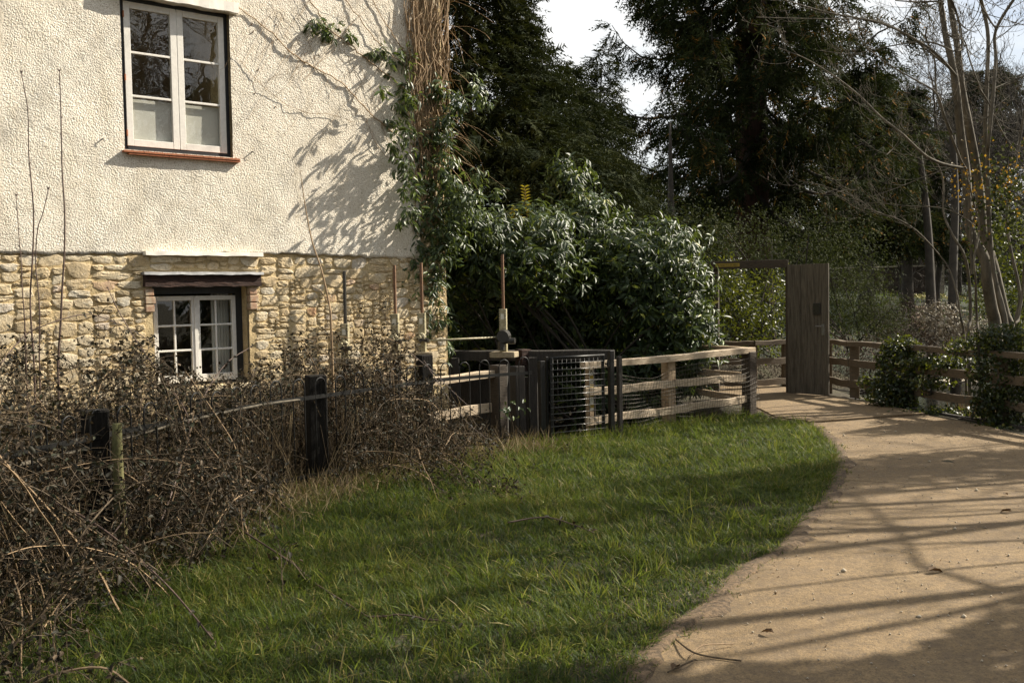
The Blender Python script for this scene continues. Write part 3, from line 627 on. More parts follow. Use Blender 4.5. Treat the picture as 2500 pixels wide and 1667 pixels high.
for px, py in ((612, 62), (615, 80), (671, 62), (675, 98), (628, 172), (619, 230), (670, 262)):
    s, z = Wp(px, py); mb = MB(); mb.tube([W(s, z, .01), W(s, z, .03)], .007, 5); mb.build('nail', M['rust'], house)
# ------------------------------------------------------------------ bow-top iron fence
FP = [(-2.95, 4.2), (-2.80, 5.2), (-2.64, 5.86), (-2.50, 6.35), (-2.33, 6.85), (-1.96, 7.95), (-1.62, 8.5), (-.80, 9.82), (-.28, 10.33), (.20, 10.68)]
fpl = resample(smoothp([np.array(p) for p in FP], 8), 400); fl_ = np.r_[0, np.cumsum(np.hypot(*np.diff(fpl, axis=0).T))]
def fat(d): return np.array([np.interp(d, fl_, fpl[:, 0]), np.interp(d, fl_, fpl[:, 1]), 0.])
FL = fl_[-1]
fence = thing('iron_fence', 'black bow-top iron railings tangled in brambles between timber posts', 'fence', (*FP[5], 0))
nh = int(FL / .25)
for k in range(nh):
    d = FL - .10 - k * .25
    if d < .15: break
    a, b = fat(d - .062), fat(d + .062); r_ = .062; hz = .865 + rng.normal() * .006; P = [a + (0, 0, .02), a + (0, 0, .45), a + (0, 0, hz)]
    for j in range(1, 8):
        t = math.pi * j / 8; m_ = (a + b) / 2; P.append(m_ + (a - m_) * math.cos(t) + np.array([0, 0, hz + math.sin(t) * .068]))
    P += [b + (0, 0, hz), b + (0, 0, .45), b + (0, 0, .02)]
    mb = MB(); mb.tube(P, .0062, 5); mb.build('hoop', M['iron'], fence, smooth=True)
cuts = [0.0, 1.95, 4.45, 6.35, FL]
for z in (.775, .13):
    for i in range(4):
        mb = MB(); n = 9; pts = [fat(cuts[i] + (cuts[i + 1] - cuts[i]) * j / n) + np.array([0, 0, z]) for j in range(n + 1)]
        for j in range(n): mb.bar(pts[j], pts[j + 1], .008, .032)
        mb.build('rail', M['iron'], fence)
def post(parent, p, w, h, yaw, mat, name='post', chamfer=.008, z0=-.3, lean=(0, 0), d=None):
    mb = MB(); c, s_ = math.cos(yaw), math.sin(yaw); d = d or w
    mb.box(np.array([p[0] + lean[0] / 2, p[1] + lean[1] / 2, (h + z0) / 2]), np.array([c, s_, 0]) * w / 2, np.array([-s_, c, 0]) * d / 2, np.array([lean[0] / 2, lean[1] / 2, (h - z0) / 2]))
    return mb.build(name, mat, parent, bevel=chamfer)
post(fence, (-1.66, 8.62), .155, .945, R(25), M['post']); post(fence, (-2.58, 6.30), .16, .93, R(20), M['post']); post(fence, (-.86, 9.98), .13, 1.02, R(35), M['post'])
stake = thing('stake', 'round mossy yellow-green wooden stake leaning on the leftmost black fence post', 'stake', (-2.42, 6.27, 0))
mb = MB(); P = [np.array([-2.425 + .006 * math.sin(i), 6.24 + .01 * i / 6, -.2 + 1.05 * i / 6]) for i in range(7)]; mb.tube(P, [.040, .038, .036, .038, .034, .033, .028], 9); mb.build('stem', M['moss'], stake, smooth=True)
# mossy line rail along the fence (thin branch tied across)
br = thing('branch', 'long thin dead branch lying across the iron railings', 'branch', (-2.2, 7.2, .8))
mb = MB(); P = smoothp([A(-40, 1150, 5.3), A(120, 1118, 5.9), A(330, 1062, 6.6), A(480, 1022, 7.1), A(640, 988, 7.8), A(735, 975, 8.35)], 5); mb.tube(P, list(np.linspace(.014, .008, len(P))), 6); mb.build('stem', M['bark'], br, smooth=True)

# ------------------------------------------------------------------ wire gate
GL, GRt = np.array([.385, 10.62, 0]), np.array([.985, 10.98, 0]); gd = (GRt - GL) / np.linalg.norm(GRt - GL); gw = np.linalg.norm(GRt - GL); gn = np.array([gd[1], -gd[0], 0])
gate = thing('metal_gate', 'black metal gate filled with square wire mesh between dark posts', 'gate', GL)
zt, zb = .925, .045
def gp(u, z, n=0): return GL + gd * u + gn * n + np.array([0, 0, z])
for u in (.02, gw - .02): mb = MB(); mb.bar(gp(u, zb), gp(u, zt), .038, .032, (1, 0, 0)); mb.build('stile', M['iron'], gate, bevel=.003)
for z in (zt, zb): mb = MB(); mb.tube([gp(0, z), gp(gw, z)], .014, 8); mb.build('rail', M['iron'], gate, smooth=True)
for k in range(13): mb = MB(); z = zb + .035 + k * .0655; mb.tube([gp(.0, z, .018), gp(gw + (.02 if k % 2 else .0), z, .018)], .0042, 6); mb.build('wire', M['gatewire'], gate, smooth=True)
for k in range(12): mb = MB(); u = .035 + k * (gw - .07) / 11; mb.tube([gp(u, zb, .010), gp(u, zt - .02, .010)], .0022, 5); mb.build('wire', M['iron'], gate, smooth=True)
post(gate, (.30, 10.60), .06, .90, R(31), M['iron'], 'gate_post', .004); post(gate, (.355, 10.64), .03, .94, R(31), M['iron'], 'gate_post', .004)
post(gate, (1.06, 11.02), .055, .97, R(31), M['iron'], 'gate_post', .004); post(gate, (1.16, 11.12), .05, .90, R(31), M['wood_dark'], 'gate_post', .004)
mb = MB(); mb.tube([gp(gw, .83, .02), gp(gw + .06, .83, .02)], .01, 6); mb.tube([gp(gw + .03, .80, .03), gp(gw + .03, .87, .03)], .012, 6); mb.build('latch', M['iron'], gate)

# ------------------------------------------------------------------ netted post-and-rail fence
rf_ = thing('rail_fence', 'sunlit weathered three-rail wooden fence hung with sagging wire netting', 'fence', (1.9, 11.8, 0))
A0, A1 = np.array([.76, 11.12, 0]), np.array([2.99, 12.88, 0]); rd = (A1 - A0) / np.linalg.norm(A1 - A0); rn = np.array([rd[1], -rd[0], 0]); RLn = np.linalg.norm(A1 - A0)
def rp(u, z, n=0): return A0 + rd * u + rn * n + np.array([0, 0, z])
yaw = math.atan2(rd[1], rd[0])
for u, w, h, nm in ((.16, .07, .80, 'post'), (1.42, .125, .80, 'post'), (RLn - .02, .135, .82, 'post')):
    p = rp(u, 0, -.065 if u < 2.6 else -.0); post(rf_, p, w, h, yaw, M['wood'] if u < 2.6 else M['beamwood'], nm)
def wobble_rail(parent, P0, P1, w, h, mat, name='rail', n=10, amp=.006, seed=0, bevel=0):
    mb = MB(); P0, P1 = np.asarray(P0, float), np.asarray(P1, float); d = P1 - P0; l = np.linalg.norm(d); d /= l; x = np.cross(d, (0, 0, 1)); x /= np.linalg.norm(x); z = np.cross(x, d); V = []
    for i in range(n + 1):
        c = P0 + d * l * i / n + z * amp * math.sin(i * .8 + seed) + x * amp * math.sin(i * .55 + seed * 2); a = 1 + .05 * math.sin(i * 1.7 + seed)
        V += [c + x * w / 2 * sx + z * h / 2 * sz * a for sx, sz in ((-1, -1), (1, -1), (1, .86), (.8, 1), (-.8, 1), (-1, .86))]
    F = [tuple(range(6))[::-1], tuple(n * 6 + j for j in range(6))]
    for i in range(n):
        for j in range(6): a = i * 6 + j; b = i * 6 + (j + 1) % 6; F.append((a, b, b + 6, a + 6))
    mb.add(V, F); return mb.build(name, mat, parent)
wobble_rail(rf_, rp(0, .80), rp(RLn + .05, .835), .095, .072, M['wood_h'], seed=1)
wobble_rail(rf_, rp(.02, .515, .02), rp(1.42, .515, .02), .04, .085, M['wood_h'], seed=2); wobble_rail(rf_, rp(1.43, .52, .022), rp(RLn - .12, .50, .022), .04, .085, M['wood_h'], seed=3)
wobble_rail(rf_, rp(.02, .20, .02), rp(1.42, .21, .02), .04, .085, M['wood_h'], seed=4); wobble_rail(rf_, rp(1.43, .21, .022), rp(RLn - .12, .235, .022), .04, .085, M['wood_h'], seed=5)
# return rail running back from the end post
wobble_rail(rf_, rp(RLn - .02, .83, -.04) + (.06, 0, 0), np.array([2.35, 15.0, .80]), .09, .07, M['wood'], seed=6)
wobble_rail(rf_, rp(RLn - .02, .50, -.10), np.array([2.3, 15.0, .48]), .04, .085, M['wood'], seed=7); wobble_rail(rf_, rp(RLn - .02, .22, -.10), np.array([2.3, 15.0, .2]), .04, .085, M['wood'], seed=8)
# netting
nu_, nv = 64, 15; u = np.linspace(.33, RLn + .05, nu_); v = np.linspace(0, 1, nv); U, Vv = np.meshgrid(u, v, indexing='ij')
tt = (U - .33) / (RLn - .3)
topz = .70 - .04 * np.sin(tt * 7.5) + .10 * np.clip((tt - .72) / .28, 0, 1) ** 1.5 - .05 * np.exp(-((tt - .25) / .12) ** 2); botz = .05 + .02 * np.sin(tt * 9)
Zn = botz + (topz - botz) * Vv + .018 * np.sin(U * 6 + Vv * 3) * (1 - Vv) - .05 * np.exp(-((tt - .9) / .1) ** 2) * np.sin(Vv * 3.1)
Nn = .085 + .035 * np.sin(U * 4.4) * np.sin(Vv * 3.1) + .025 * np.sin(U * 9 + Vv * 5)
PN = A0[None, None] + U[..., None] * rd + Nn[..., None] * rn; PN[..., 2] = Zn
mb = MB()
for i in range(0, nu_): mb.tube(list(PN[i]), .0019, 3, False)
for j in range(nv): mb.tube(list(PN[:, j]), .0019, 3, False)
mb.build('wire_netting', M['net'], rf_, kind='stuff')

# second low rail fence just behind the iron railings
rf2 = thing('rail_fence', 'low sunlit two-rail wooden fence seen through the iron railings by the sluice', 'fence', (-.5, 10.8, 0))
wobble_rail(rf2, A(975, 938, 10.05), A(1212, 912, 11.0), .09, .075, M['wood_h'], seed=1); wobble_rail(rf2, A(975, 1030, 10.05), A(1205, 993, 11.0), .04, .10, M['wood_h'], seed=2)
p = G(1214, 1088); post(rf2, (-.155, 10.98), .14, .84, R(45), M['beamwood'], 'post', z0=-.9); post(rf2, (-1.28, 10.15), .13, .84, R(45), M['wood'], 'post')  # right post: darker wood stands in for shade, left keeps plain wood
up = thing('timber_post', 'short square grey sluice timber with a flat top behind the railings', 'post', (.05, 11.3, 0)); post(up, (.05, 11.35), .13, .80, R(35), M['wood_dark'], 'upright', z0=-1.0); post(up, (.13, 12.3), .15, .93, R(35), M['lintel'], 'block', z0=.62)
bm_ = thing('timber_beam', 'long dark horizontal sluice beam with a sunlit end above the gate', 'beam', (.4, 12.3, 0))
a, b = A(1040, 868, 12.55), A(1500, 866, 12.15); wobble_rail(bm_, a, b, .14, .12, M['wood_dark'], 'beam', amp=.001); 
for px in (1110, 1300, 1440): q_ = A(px, 900, 12.4 - .0006 * (px - 1040)); post(bm_, q_, .11, .84, R(5), M['wood_dark'], 'upright', z0=-1.2)
for k in range(5):
    c = A(1085 + k * 48, 960, 12.75 - .03 * k); mb = MB(); mb.box((c[0], c[1], -.05), (.125, -.012, 0), (.002, .018, 0), (0, 0, .62)); mb.build('board', M['wood_dark'], bm_)

# ------------------------------------------------------------------ sluice gear (rack and pinion)
def sluice(label, px, ytop, ybody, yplate, Y, big=False, shade=False):
    base = A(px + 4, yplate, Y); zt_ = A(px, ytop, Y)[2]; zb_ = A(px, ybody, Y)[2]; zp = base[2]; x, y = base[0], base[1]
    t = thing('sluice_gear', label, 'sluice gear', (x, y, zp - .08), 'rack and pinion sluice gears by the mill wall')
    ax = np.array([.96, -.28, 0]); ay = np.array([.28, .96, 0])
    rod = MB(); rod.box((x, y, (zt_ + zp - .9) / 2), ax * .012, ay * .014, (0, 0, (zt_ - zp + .9) / 2)); rod.build('rack_rod', M['rust'] if not shade else M['grease'], t)
    te = MB(); z = zb_ + .01
    while z < zt_ - .02: te.box(np.array([x, y, z]) - ax * .0145, ax * .006, ay * .012, (0, 0, .006)); z += .024
    te.build('teeth', M['rust'] if not shade else M['grease'], t)
    g = MB(); zc = (zb_ + zp) / 2; g.box(np.array([x, y, (zb_ + zp) / 2]) - ay * .02, ax * .043, ay * .026, (0, 0, (zb_ - zp) / 2)); g.build('guide_case', M['gear'], t, bevel=.004)
    bo = MB()
    for s_ in (-1, 1):
        for k in range(6):
            c = np.array([x, y, zb_ - .02 - k * .032]) - ay * .043 + ax * .038 * s_ - ay * .004; bo.tube([c, c - ay * .01], .006, 5)
    bo.build('bolts', M['grease'], t, kind='stuff')
    st = MB(); st.box(np.array([x, y, zb_ - .09]) - ay * .048, ax * .020, ay * .0015, (0, 0, .032)); st.build('sticker', M['sign_white'], t)
    dr = MB(); cz = zp + (zb_ - zp) * .40; c = np.array([x, y, cz]) - ay * .04
    dr.tube([c - ay * .0, c - ay * .012, c - ay * .05, c - ay * .06], [.05, .056, .056, .044], 16); dr.tube([c - ay * .06, c - ay * .095], [.03, .026], 12); dr.build('gear_housing', M['gear'], t)
    hb = MB(); h0 = c - ay * .06 + np.array([0, 0, -.03]); hb.tube([h0, h0 - ay * .04 + ax * .03], .022, 8); hb.tube([h0 - ay * .02 + ax * .01, h0 - ay * .02 + ax * .10], .016, 8); hb.tube([h0 - ay * .02 + ax * .08, h0 - ay * .02 + ax * .11], .026, 8); hb.build('pinion_shaft', M['grease'], t)
    if big:
        bx_ = MB(); q = c - ay * .02 + np.array([0, 0, -.01]); bx_.tube([q + ax * .02, q - ay * .10 + ax * .03], [.085, .07], 14); bx_.tube([q - ay * .06 + ax * .04 - (0, 0, .05), q - ay * .06 + ax * .17 - (0, 0, .05)], .036, 10); bx_.tube([q - ay * .05 - (0, 0, .06), q - ay * .05 - (0, 0, .16)], .045, 8); bx_.build('gearbox', M['grease'], t)
    pl = MB(); pl.box((x, y - .02, zp - .02), ax * .15, ay * .10, (0, 0, .034)); pl.build('base_plate', M['baseplate'], t, bevel=.006)
    cl = MB(); cl.box((x, y, zp - .55), ax * .035, ay * .035, (0, 0, .5)); cl.build('column', M['wood_dark'], t)
    return t, np.array([x, y, cz]) + ay * 0 - ay * .03
g1, c1 = sluice('rack-and-pinion sluice gear with tall rusty rod, second from the right, rod across to the rightmost', 1029, 641, 764, 862, 11.55)
g2, c2 = sluice('rightmost sluice gear with tallest rod and chunky gearbox in front of the laurel', 1227, 621, 754, 861, 12.05, big=True)
g3, c3 = sluice('sluice gear half sunk in brambles by the mill corner with its rod in ivy shade', 964, 648, 766, 866, 11.35)
g4, c4 = sluice('leftmost sluice gear with short black toothed rod against the stone wall', 842, 662, 790, 876, 11.05, shade=True)
cr_ = thing('cross_shaft', 'thin horizontal steel shaft joining the two right sluice gears', 'shaft', c1); mb = MB(); mb.tube([c1 + (-.06, 0, -.045), c2 + (-.02, -.03, -.02)], .0125, 8); mb.build('bar', M['gear'], cr_, smooth=True)
# warning strip on the first netted-fence post
ws = thing('warning_sign', 'narrow white and yellow warning strip with black triangles on a fence post', 'sign', rp(.16, .7, -.02))
pc = rp(.16, 0, -.065 + .036); fx = rd * .033; sg = MB(); sg.box(pc + np.array([0, 0, .54]), fx, rn * .0015, (0, 0, .235)); sg.build('plate', M['sign_white'], ws)
for k, zc in enumerate((.70, .60, .50, .38)):
    y_ = MB(); c = pc + rn * .003 + np.array([0, 0, zc - .03]); y_.box(c, fx * .85, rn * .001, (0, 0, .018)); y_.build('yellow_patch', M['yellow'], ws)
    if k in (0, 1, 2):
        tr = MB(); c = pc + rn * .0045 + np.array([0, 0, zc + .022]); w_ = .022; P = [c - rd * w_ - (0, 0, .018), c + rd * w_ - (0, 0, .018), c + (0, 0, .024)]
        for i in range(3): tr.tube([P[i], P[(i + 1) % 3]], .0022, 4)
        tr.build('triangle', M['sign_ink'], ws)

# ------------------------------------------------------------------ doorway across the path
dw = thing('door_frame', 'dark wooden door frame with a lintel beam standing over the path', 'door frame', (3.5, 15, 0))
JL, JR = np.array([3.13, 15.80]), np.array([4.20, 15.46])
post(dw, JL, .13, 1.96, R(-17), M['beamwood'], 'jamb'); post(dw, JR, .13, 1.96, R(-17), M['beamwood'], 'jamb')
bd = np.array([JR[0] - JL[0], JR[1] - JL[1], 0]); bl_ = np.linalg.norm(bd); bd /= bl_; bnn = np.array([bd[1], -bd[0], 0])
BL0 = np.array([JL[0], JL[1], 0]) - bd * .14; mb = MB(); mb.bar(BL0 + bnn * .075 + (0, 0, 1.975), BL0 + bd * (bl_ + .12) + bnn * .075 + (0, 0, 1.978), .045, .12); mb.build('lintel', M['beamwood'], dw, bevel=.004)
sp = thing('barbed_strip', 'row of small spikes along the top of the wooden door frame beam', 'spike strip', BL0 + (0, 0, 2.02)); mb = MB()
for k in range(32): c = BL0 + bd * (.05 + k * .038) + bnn * .075 + np.array([0, 0, 2.034]); mb.tube([c, c + np.array([.008 * (-1) ** k, 0, .035])], .0022, 3)
mb.build('spikes', M['iron'], sp)
sn = thing('warning_sign', 'small yellow warning sign with black lettering on the beam over the doorway', 'sign', BL0 + (0, 0, 1.95))
so = BL0 + bd * .17 + bnn * .102 + np.array([0, 0, 1.975]); mb = MB(); SW, SH = .36, .052
mb.box(so + bd * SW / 2, bd * SW / 2, bnn * .0015, (0, 0, SH / 2)); mb.build('plate', M['yellow'], sn)
tr = MB(); c = so + bd * .036 + bnn * .003; P = [c - bd * .02 - (0, 0, .018), c + bd * .02 - (0, 0, .018), c + np.array([0, 0, .02])]
for i in range(3): tr.tube([P[i], P[(i + 1) % 3]], .0025, 4)
tr.tube([c - (0, 0, .006), c + (0, 0, .008)], .0018, 4); tr.build('triangle', M['sign_ink'], sn)
cu_ = bpy.data.curves.new('lettering', 'FONT'); cu_.body = 'MIND YOUR HEAD'; cu_.size = .040; cu_.extrude = .0006; cu_.align_x = 'LEFT'
tmp = bpy.data.objects.new('lettering_curve', cu_); sc.collection.objects.link(tmp); bpy.context.view_layer.update()
lme = bpy.data.meshes.new_from_object(tmp.evaluated_get(bpy.context.evaluated_depsgraph_get())); bpy.data.objects.remove(tmp); bpy.data.curves.remove(cu_)
lme.materials.clear(); lme.materials.append(M['sign_ink']); to = link('lettering', lme, sn); so2 = so + bd * .064 + bnn * .0035 - np.array([0, 0, .0145]) - parent_loc(sn)
to.matrix_local = Matrix(((bd[0] * .82, 0, bnn[0], so2[0]), (bd[1] * .82, 0, bnn[1], so2[1]), (0, 1, 0, so2[2]), (0, 0, 0, 1)))
door = thing('board_door', 'open brown vertical-board door with a keypad plate and lever handle', 'door', (4.155, 15.5, 0))
D0, D1 = np.array([4.135, 15.34, 0]), np.array([4.575, 14.78, 0]); dd = D1 - D0; dl = np.linalg.norm(dd); dd /= dl; dn = np.array([dd[1], -dd[0], 0])
if dn[1] > 0: dn = -dn
for k in range(6):
    a = D0 + dd * (dl * k / 6 + .0012); b = D0 + dd * (dl * (k + 1) / 6 - .0012); c = (a + b) / 2 + dn * (.002 * (k % 2)); mb = MB()
    mb.box(c + np.array([0, 0, 1.0]), (b - a) / 2, dn * .014, (0, 0, .955)); mb.build('board', M['door'], door, bevel=.003)
for z in (.25, 1.0, 1.75): mb = MB(); mb.box((D0 + D1) / 2 - dn * .028 + np.array([0, 0, z]), dd * (dl / 2 - .02), dn * .012, (0, 0, .06)); mb.build('ledge', M['door'], door)
mb = MB(); mb.box(D0 + dd * dl * .735 + dn * .025 + np.array([0, 0, 1.30]), dd * .06, dn * .012, (0, 0, .085)); mb.build('keypad', M['grease'], door, bevel=.005)
mb = MB(); hc = D0 + dd * dl * .88 + dn * .022 + np.array([0, 0, 1.0]); mb.box(hc, dd * .022, dn * .006, (0, 0, .08)); mb.tube([hc + dn * .005 + (0, 0, .05), hc + dn * .05 + (0, 0, .05), hc + dn * .05 - dd * .09 + (0, 0, .05)], .009, 6); mb.build('handle', M['wire'], door)

# ------------------------------------------------------------------ far rail fence along the river
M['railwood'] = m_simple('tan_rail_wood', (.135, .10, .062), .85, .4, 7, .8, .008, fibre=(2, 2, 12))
ff = thing('rail_fence', 'shaded brown three-rail fence along the river side of the path', 'fence', (5, 14, 0))
fpts = [A(1740, 832, 16.3), A(1840, 832, 16.1), A(1921, 829, 16.4)]; F1 = [np.array([p[0], p[1], 0]) for p in fpts]
F2 = [np.array([4.72, 15.55, 0]), np.array([4.86, 14.75, 0]), np.array([5.22, 13.55, 0]), np.array([5.62, 11.85, 0]), np.array([6.15, 10.0, 0]), np.array([6.8, 7.9, 0]), np.array([7.5, 5.8, 0])]
def rails(parent, P, zs, hs, ws, mat, seed=0):
    for i in range(len(P) - 1):
        for z, h, w in zip(zs, hs, ws): wobble_rail(parent, P[i] + (0, 0, z), P[i + 1] + (0, 0, z - .004), w, h, mat, seed=seed + i + z * 9)
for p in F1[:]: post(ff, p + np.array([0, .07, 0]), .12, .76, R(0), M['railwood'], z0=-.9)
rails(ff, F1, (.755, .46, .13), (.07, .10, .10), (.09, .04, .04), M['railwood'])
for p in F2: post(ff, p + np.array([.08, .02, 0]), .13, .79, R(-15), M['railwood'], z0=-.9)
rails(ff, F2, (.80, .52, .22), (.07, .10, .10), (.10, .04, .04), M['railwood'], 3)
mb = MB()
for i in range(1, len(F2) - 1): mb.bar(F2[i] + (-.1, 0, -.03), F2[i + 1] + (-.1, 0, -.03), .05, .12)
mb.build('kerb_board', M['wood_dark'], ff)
# ------------------------------------------------------------------ the laurel by the mill corner
def pick_front(P, n, keep=None):
    d = np.linalg.norm(P - np.array([0, 0, EYE]), axis=1); ok = np.argsort(d + rng.random(len(P)) * 1.0)[:n]; m = np.zeros(len(P), bool); m[ok] = True; return m
def lobe_at(px, py, Y, rx, ry, rz): return (A(px, py, Y), (rx, ry, rz))
laurel = thing('laurel_bush', 'big glossy laurel bush spilling over the rail fence beside the mill house', 'bush', (1.0, 14.2, -.5))
LB = [lobe_at(1420, 590, 14.6, .75, .8, .75), lobe_at(1400, 500, 14.9, .42, .5, .62), lobe_at(1300, 620, 13.6, .75, .8, .68), lobe_at(1120, 575, 12.75, .40, .45, .42), lobe_at(1035, 670, 12.35, .26, .26, .50), lobe_at(1075, 790, 12.7, .25, .25, .45), lobe_at(1560, 660, 14.4, .75, .8, .80), lobe_at(1640, 720, 14.3, .62, .8, .95), lobe_at(1180, 610, 13.1, .65, .6, .55), lobe_at(1060, 600, 12.9, .55, .45, .60),
      lobe_at(1690, 830, 14.3, .36, .6, .75), lobe_at(1600, 900, 14.3, .5, .6, .75), lobe_at(1450, 800, 15.0, .95, .7, 1.0), lobe_at(1250, 800, 14.9, .95, .6, 1.0), lobe_at(1500, 960, 14.3, .8, .6, .6), lobe_at(1090, 750, 14.1, .55, .4, .9), lobe_at(1370, 430, 14.9, .22, .3, .35)]
C, O = lobe_points(LB, 3900, .17, .42)
C = C[C[:, 1] > 12.2 + np.where(C[:, 0] > .6, (C[:, 0] - .6) * .55, 0)]; O = O[:0] if False else None
C, O = lobe_points(LB, 6000, .20, .42); msk = (C[:, 1] > 11.9 + (C[:, 0] - .4).clip(0) * .62) & (C[:, 2] > -.6); C, O = C[msk], O[msk]
P, D, N, Ls, Ws = rosettes(C, O * .8 + np.array([.10, -.12, -.05]), 7, .112, .033, .85, .55)
f = pick_front(P, 300); leaf_objects(P[f], D[f], N[f], Ls[f] * 1.1, Ws[f] * 1.1, M['laurel'], laurel)
leaf_mesh('foliage', P[~f], D[~f], N[~f], Ls[~f], Ws[~f], M['laurel'], laurel, rng.random((~f).sum()) ** 1.2)
mb = MB(); root = np.array([1.0, 14.7, -.9])
for k in range(46):
    c, o = C[rng.integers(len(C))], None; r0 = root + np.array([rng.uniform(-1.2, 1.3), rng.uniform(-.3, .4), 0]); m_ = (r0 * .5 + c * .5) + np.array([rng.normal() * .15, rng.normal() * .1, .25]); PP = smoothp([r0, m_, c], 5); mb.tube(PP, list(np.linspace(.028, .006, len(PP))), 5)
mb.build('stems', M['bark_far'], laurel, smooth=True)
# sprig with yellow leaves standing above the laurel
sy = thing('yellow_sprig', 'upright sprig of bright yellow leaves sticking out above the laurel', 'sprig', A(1283, 520, 13.7))
b0, b1 = A(1288, 530, 13.6), A(1281, 455, 13.6); mb = MB(); mb.tube([b0, b1], .004, 5); mb.build('stem', M['vine'], sy)
PP = []; DD = []
for k in range(7):
    for s_ in (-1, 1): PP.append(b0 + (b1 - b0) * (.35 + .1 * k)); DD.append((s_, -.2, .55))
for k in range(22): PP.append(A(1268 + rng.uniform(-26, 30), 520 + rng.uniform(-14, 18), 13.45)); DD.append((rng.normal(), -.5, rng.normal() * .4))
PP = np.array(PP); DD = np.array(DD); leaf_objects(PP, DD, np.tile([0, -.9, .4], (len(PP), 1)), np.full(len(PP), .075), np.full(len(PP), .026), M['yellowleaf'], sy)

# ------------------------------------------------------------------ climber on the house corner and wall
cl = thing('climbing_plant', 'evergreen climber with dry tangled stems covering the corner of the mill house', 'climber', W(3.8, 0, .1))
mb = MB()
for k in range(170):                                   # tangle on the corner strip
    s = rng.uniform(3.5, 4.0); z = rng.uniform(2.3, 5.2); PP = []; n = rng.uniform(.035, .09)
    for j in range(7): PP.append(W(s, z, n + rng.normal() * .012)); z += rng.uniform(.07, .28); s += rng.normal() * .055; s = min(max(s, 3.42), 4.03)
    mb.tube(smoothp(PP, 2), rng.uniform(.0028, .008), 4, False)
def wall_run(px, py, dx, dy, n, rad, wob=10):
    PP = []; x, y = px, py
    for j in range(n):
        s, z = Wp(x, y); PP.append(W(s, z, .032 + rng.uniform(0, .012))); x += dx + rng.normal() * wob * .6; y += dy + rng.normal() * wob
    return smoothp(PP, 3)
for pts, rad in (([(575, 20), (650, 75), (700, 125), (760, 165), (830, 205), (880, 260), (915, 293), (960, 330)], .006), ([(745, -10), (775, 40), (800, 75), (850, 112), (900, 155), (960, 200), (1010, 240)], .006), ([(925, 300), (960, 390), (985, 400)], .003),
                 ([(830, -10), (880, 60), (930, 120), (990, 170), (1010, 210)], .005), ([(900, -10), (930, 50), (970, 110), (1000, 160)], .005), ([(560, 120), (640, 215), (720, 270), (800, 280), (860, 300)], .0022), ([(890, 300), (925, 370), (985, 402)], .0025)):
    PP = smoothp([W(*Wp(x, y), .04) for x, y in pts], 5); PP = [p + rng.normal(size=3) * .006 for p in PP]; mb.tube(PP, list(np.linspace(rad, rad * 1.3, len(PP))), 5, False)
for k in range(90):
    x = rng.uniform(640, 1000); y = rng.uniform(-20, 330); y = y if y < (x - 560) * .9 + 30 else rng.uniform(-20, (x - 560) * .6); mb.tube(wall_run(x, y, rng.choice([-1, 1]) * rng.uniform(6, 16), rng.uniform(8, 22), int(rng.integers(5, 12)), 1, 4), rng.uniform(.0008, .0020), 3, False)
for k in range(46):                                    # loose strands hanging in the air right of the corner
    p = A(rng.uniform(1060, 1090), rng.uniform(10, 420), 12.5); PP = [p]; v = np.array([rng.uniform(.3, 1), rng.uniform(-.5, .3), rng.uniform(-.2, .6)])
    for j in range(5): p = p + v * rng.uniform(.06, .14); v = v + np.array([rng.normal() * .4, rng.normal() * .3, -.35]); PP.append(p)
    mb.tube(smoothp(PP, 3), rng.uniform(.0012, .003), 3, False)
mb.build('stems', M['vine'], cl)
# leaf clumps: (px, py, distance, radius in m, number of shoots)
CLM = [(765, 60, 'w', .08, 14), (800, 75, 'w', .10, 24), (845, 82, 'w', .06, 10), (905, 130, 'w', .05, 8), (930, 128, 'w', .09, 18), (965, 160, 'w', .14, 26), (990, 145, 'w', .09, 14), (985, 215, 'w', .12, 22), (975, 265, 'w', .15, 34), (1000, 290, 12.1, .22, 40), (945, 305, 'w', .07, 10), (1045, 225, 12.1, .2, 34), (1035, 185, 12.1, .12, 12),
       (1080, 225, 12.0, .16, 22), (1120, 255, 11.9, .16, 24), (1165, 215, 11.9, .10, 10), (1180, 245, 11.9, .14, 20), (1020, 350, 12.0, .24, 60), (1075, 330, 12.0, .24, 60), (1100, 290, 12.0, .15, 24), (965, 350, 'v', .14, 26), (985, 400, 'v', .16, 34), (1000, 460, 'v', .18, 40), (940, 215, 'v', .08, 10), (995, 320, 'v', .14, 28), (1000, 520, 'v', .18, 40), (1005, 240, 'v', .12, 24), (1030, 430, 12.0, .25, 70), (1090, 430, 12.0, .30, 90), (1130, 490, 12.0, .30, 90), (990, 420, 12.0, .12, 14),
       (1000, 550, 12.0, .22, 70), (1050, 510, 12.0, .30, 100), (1030, 600, 12.1, .30, 90), (1100, 560, 12.1, .35, 120), (980, 590, 12.05, .16, 36), (1180, 560, 12.6, .30, 80), (1000, 630, 12.0, .24, 90), (1045, 700, 12.1, .26, 110), (1060, 630, 12.1, .30, 120), (1065, 770, 12.2, .22, 70), (1020, 690, 12.0, .2, 70), (985, 640, 11.95, .18, 70), (1040, 780, 12.1, .2, 60), (975, 700, 11.9, .14, 40), (1075, 850, 12.3, .18, 40), (1215, 470, 12.2, .10, 9), (1170, 430, 12.2, .14, 12)]
PC = []; PO = []
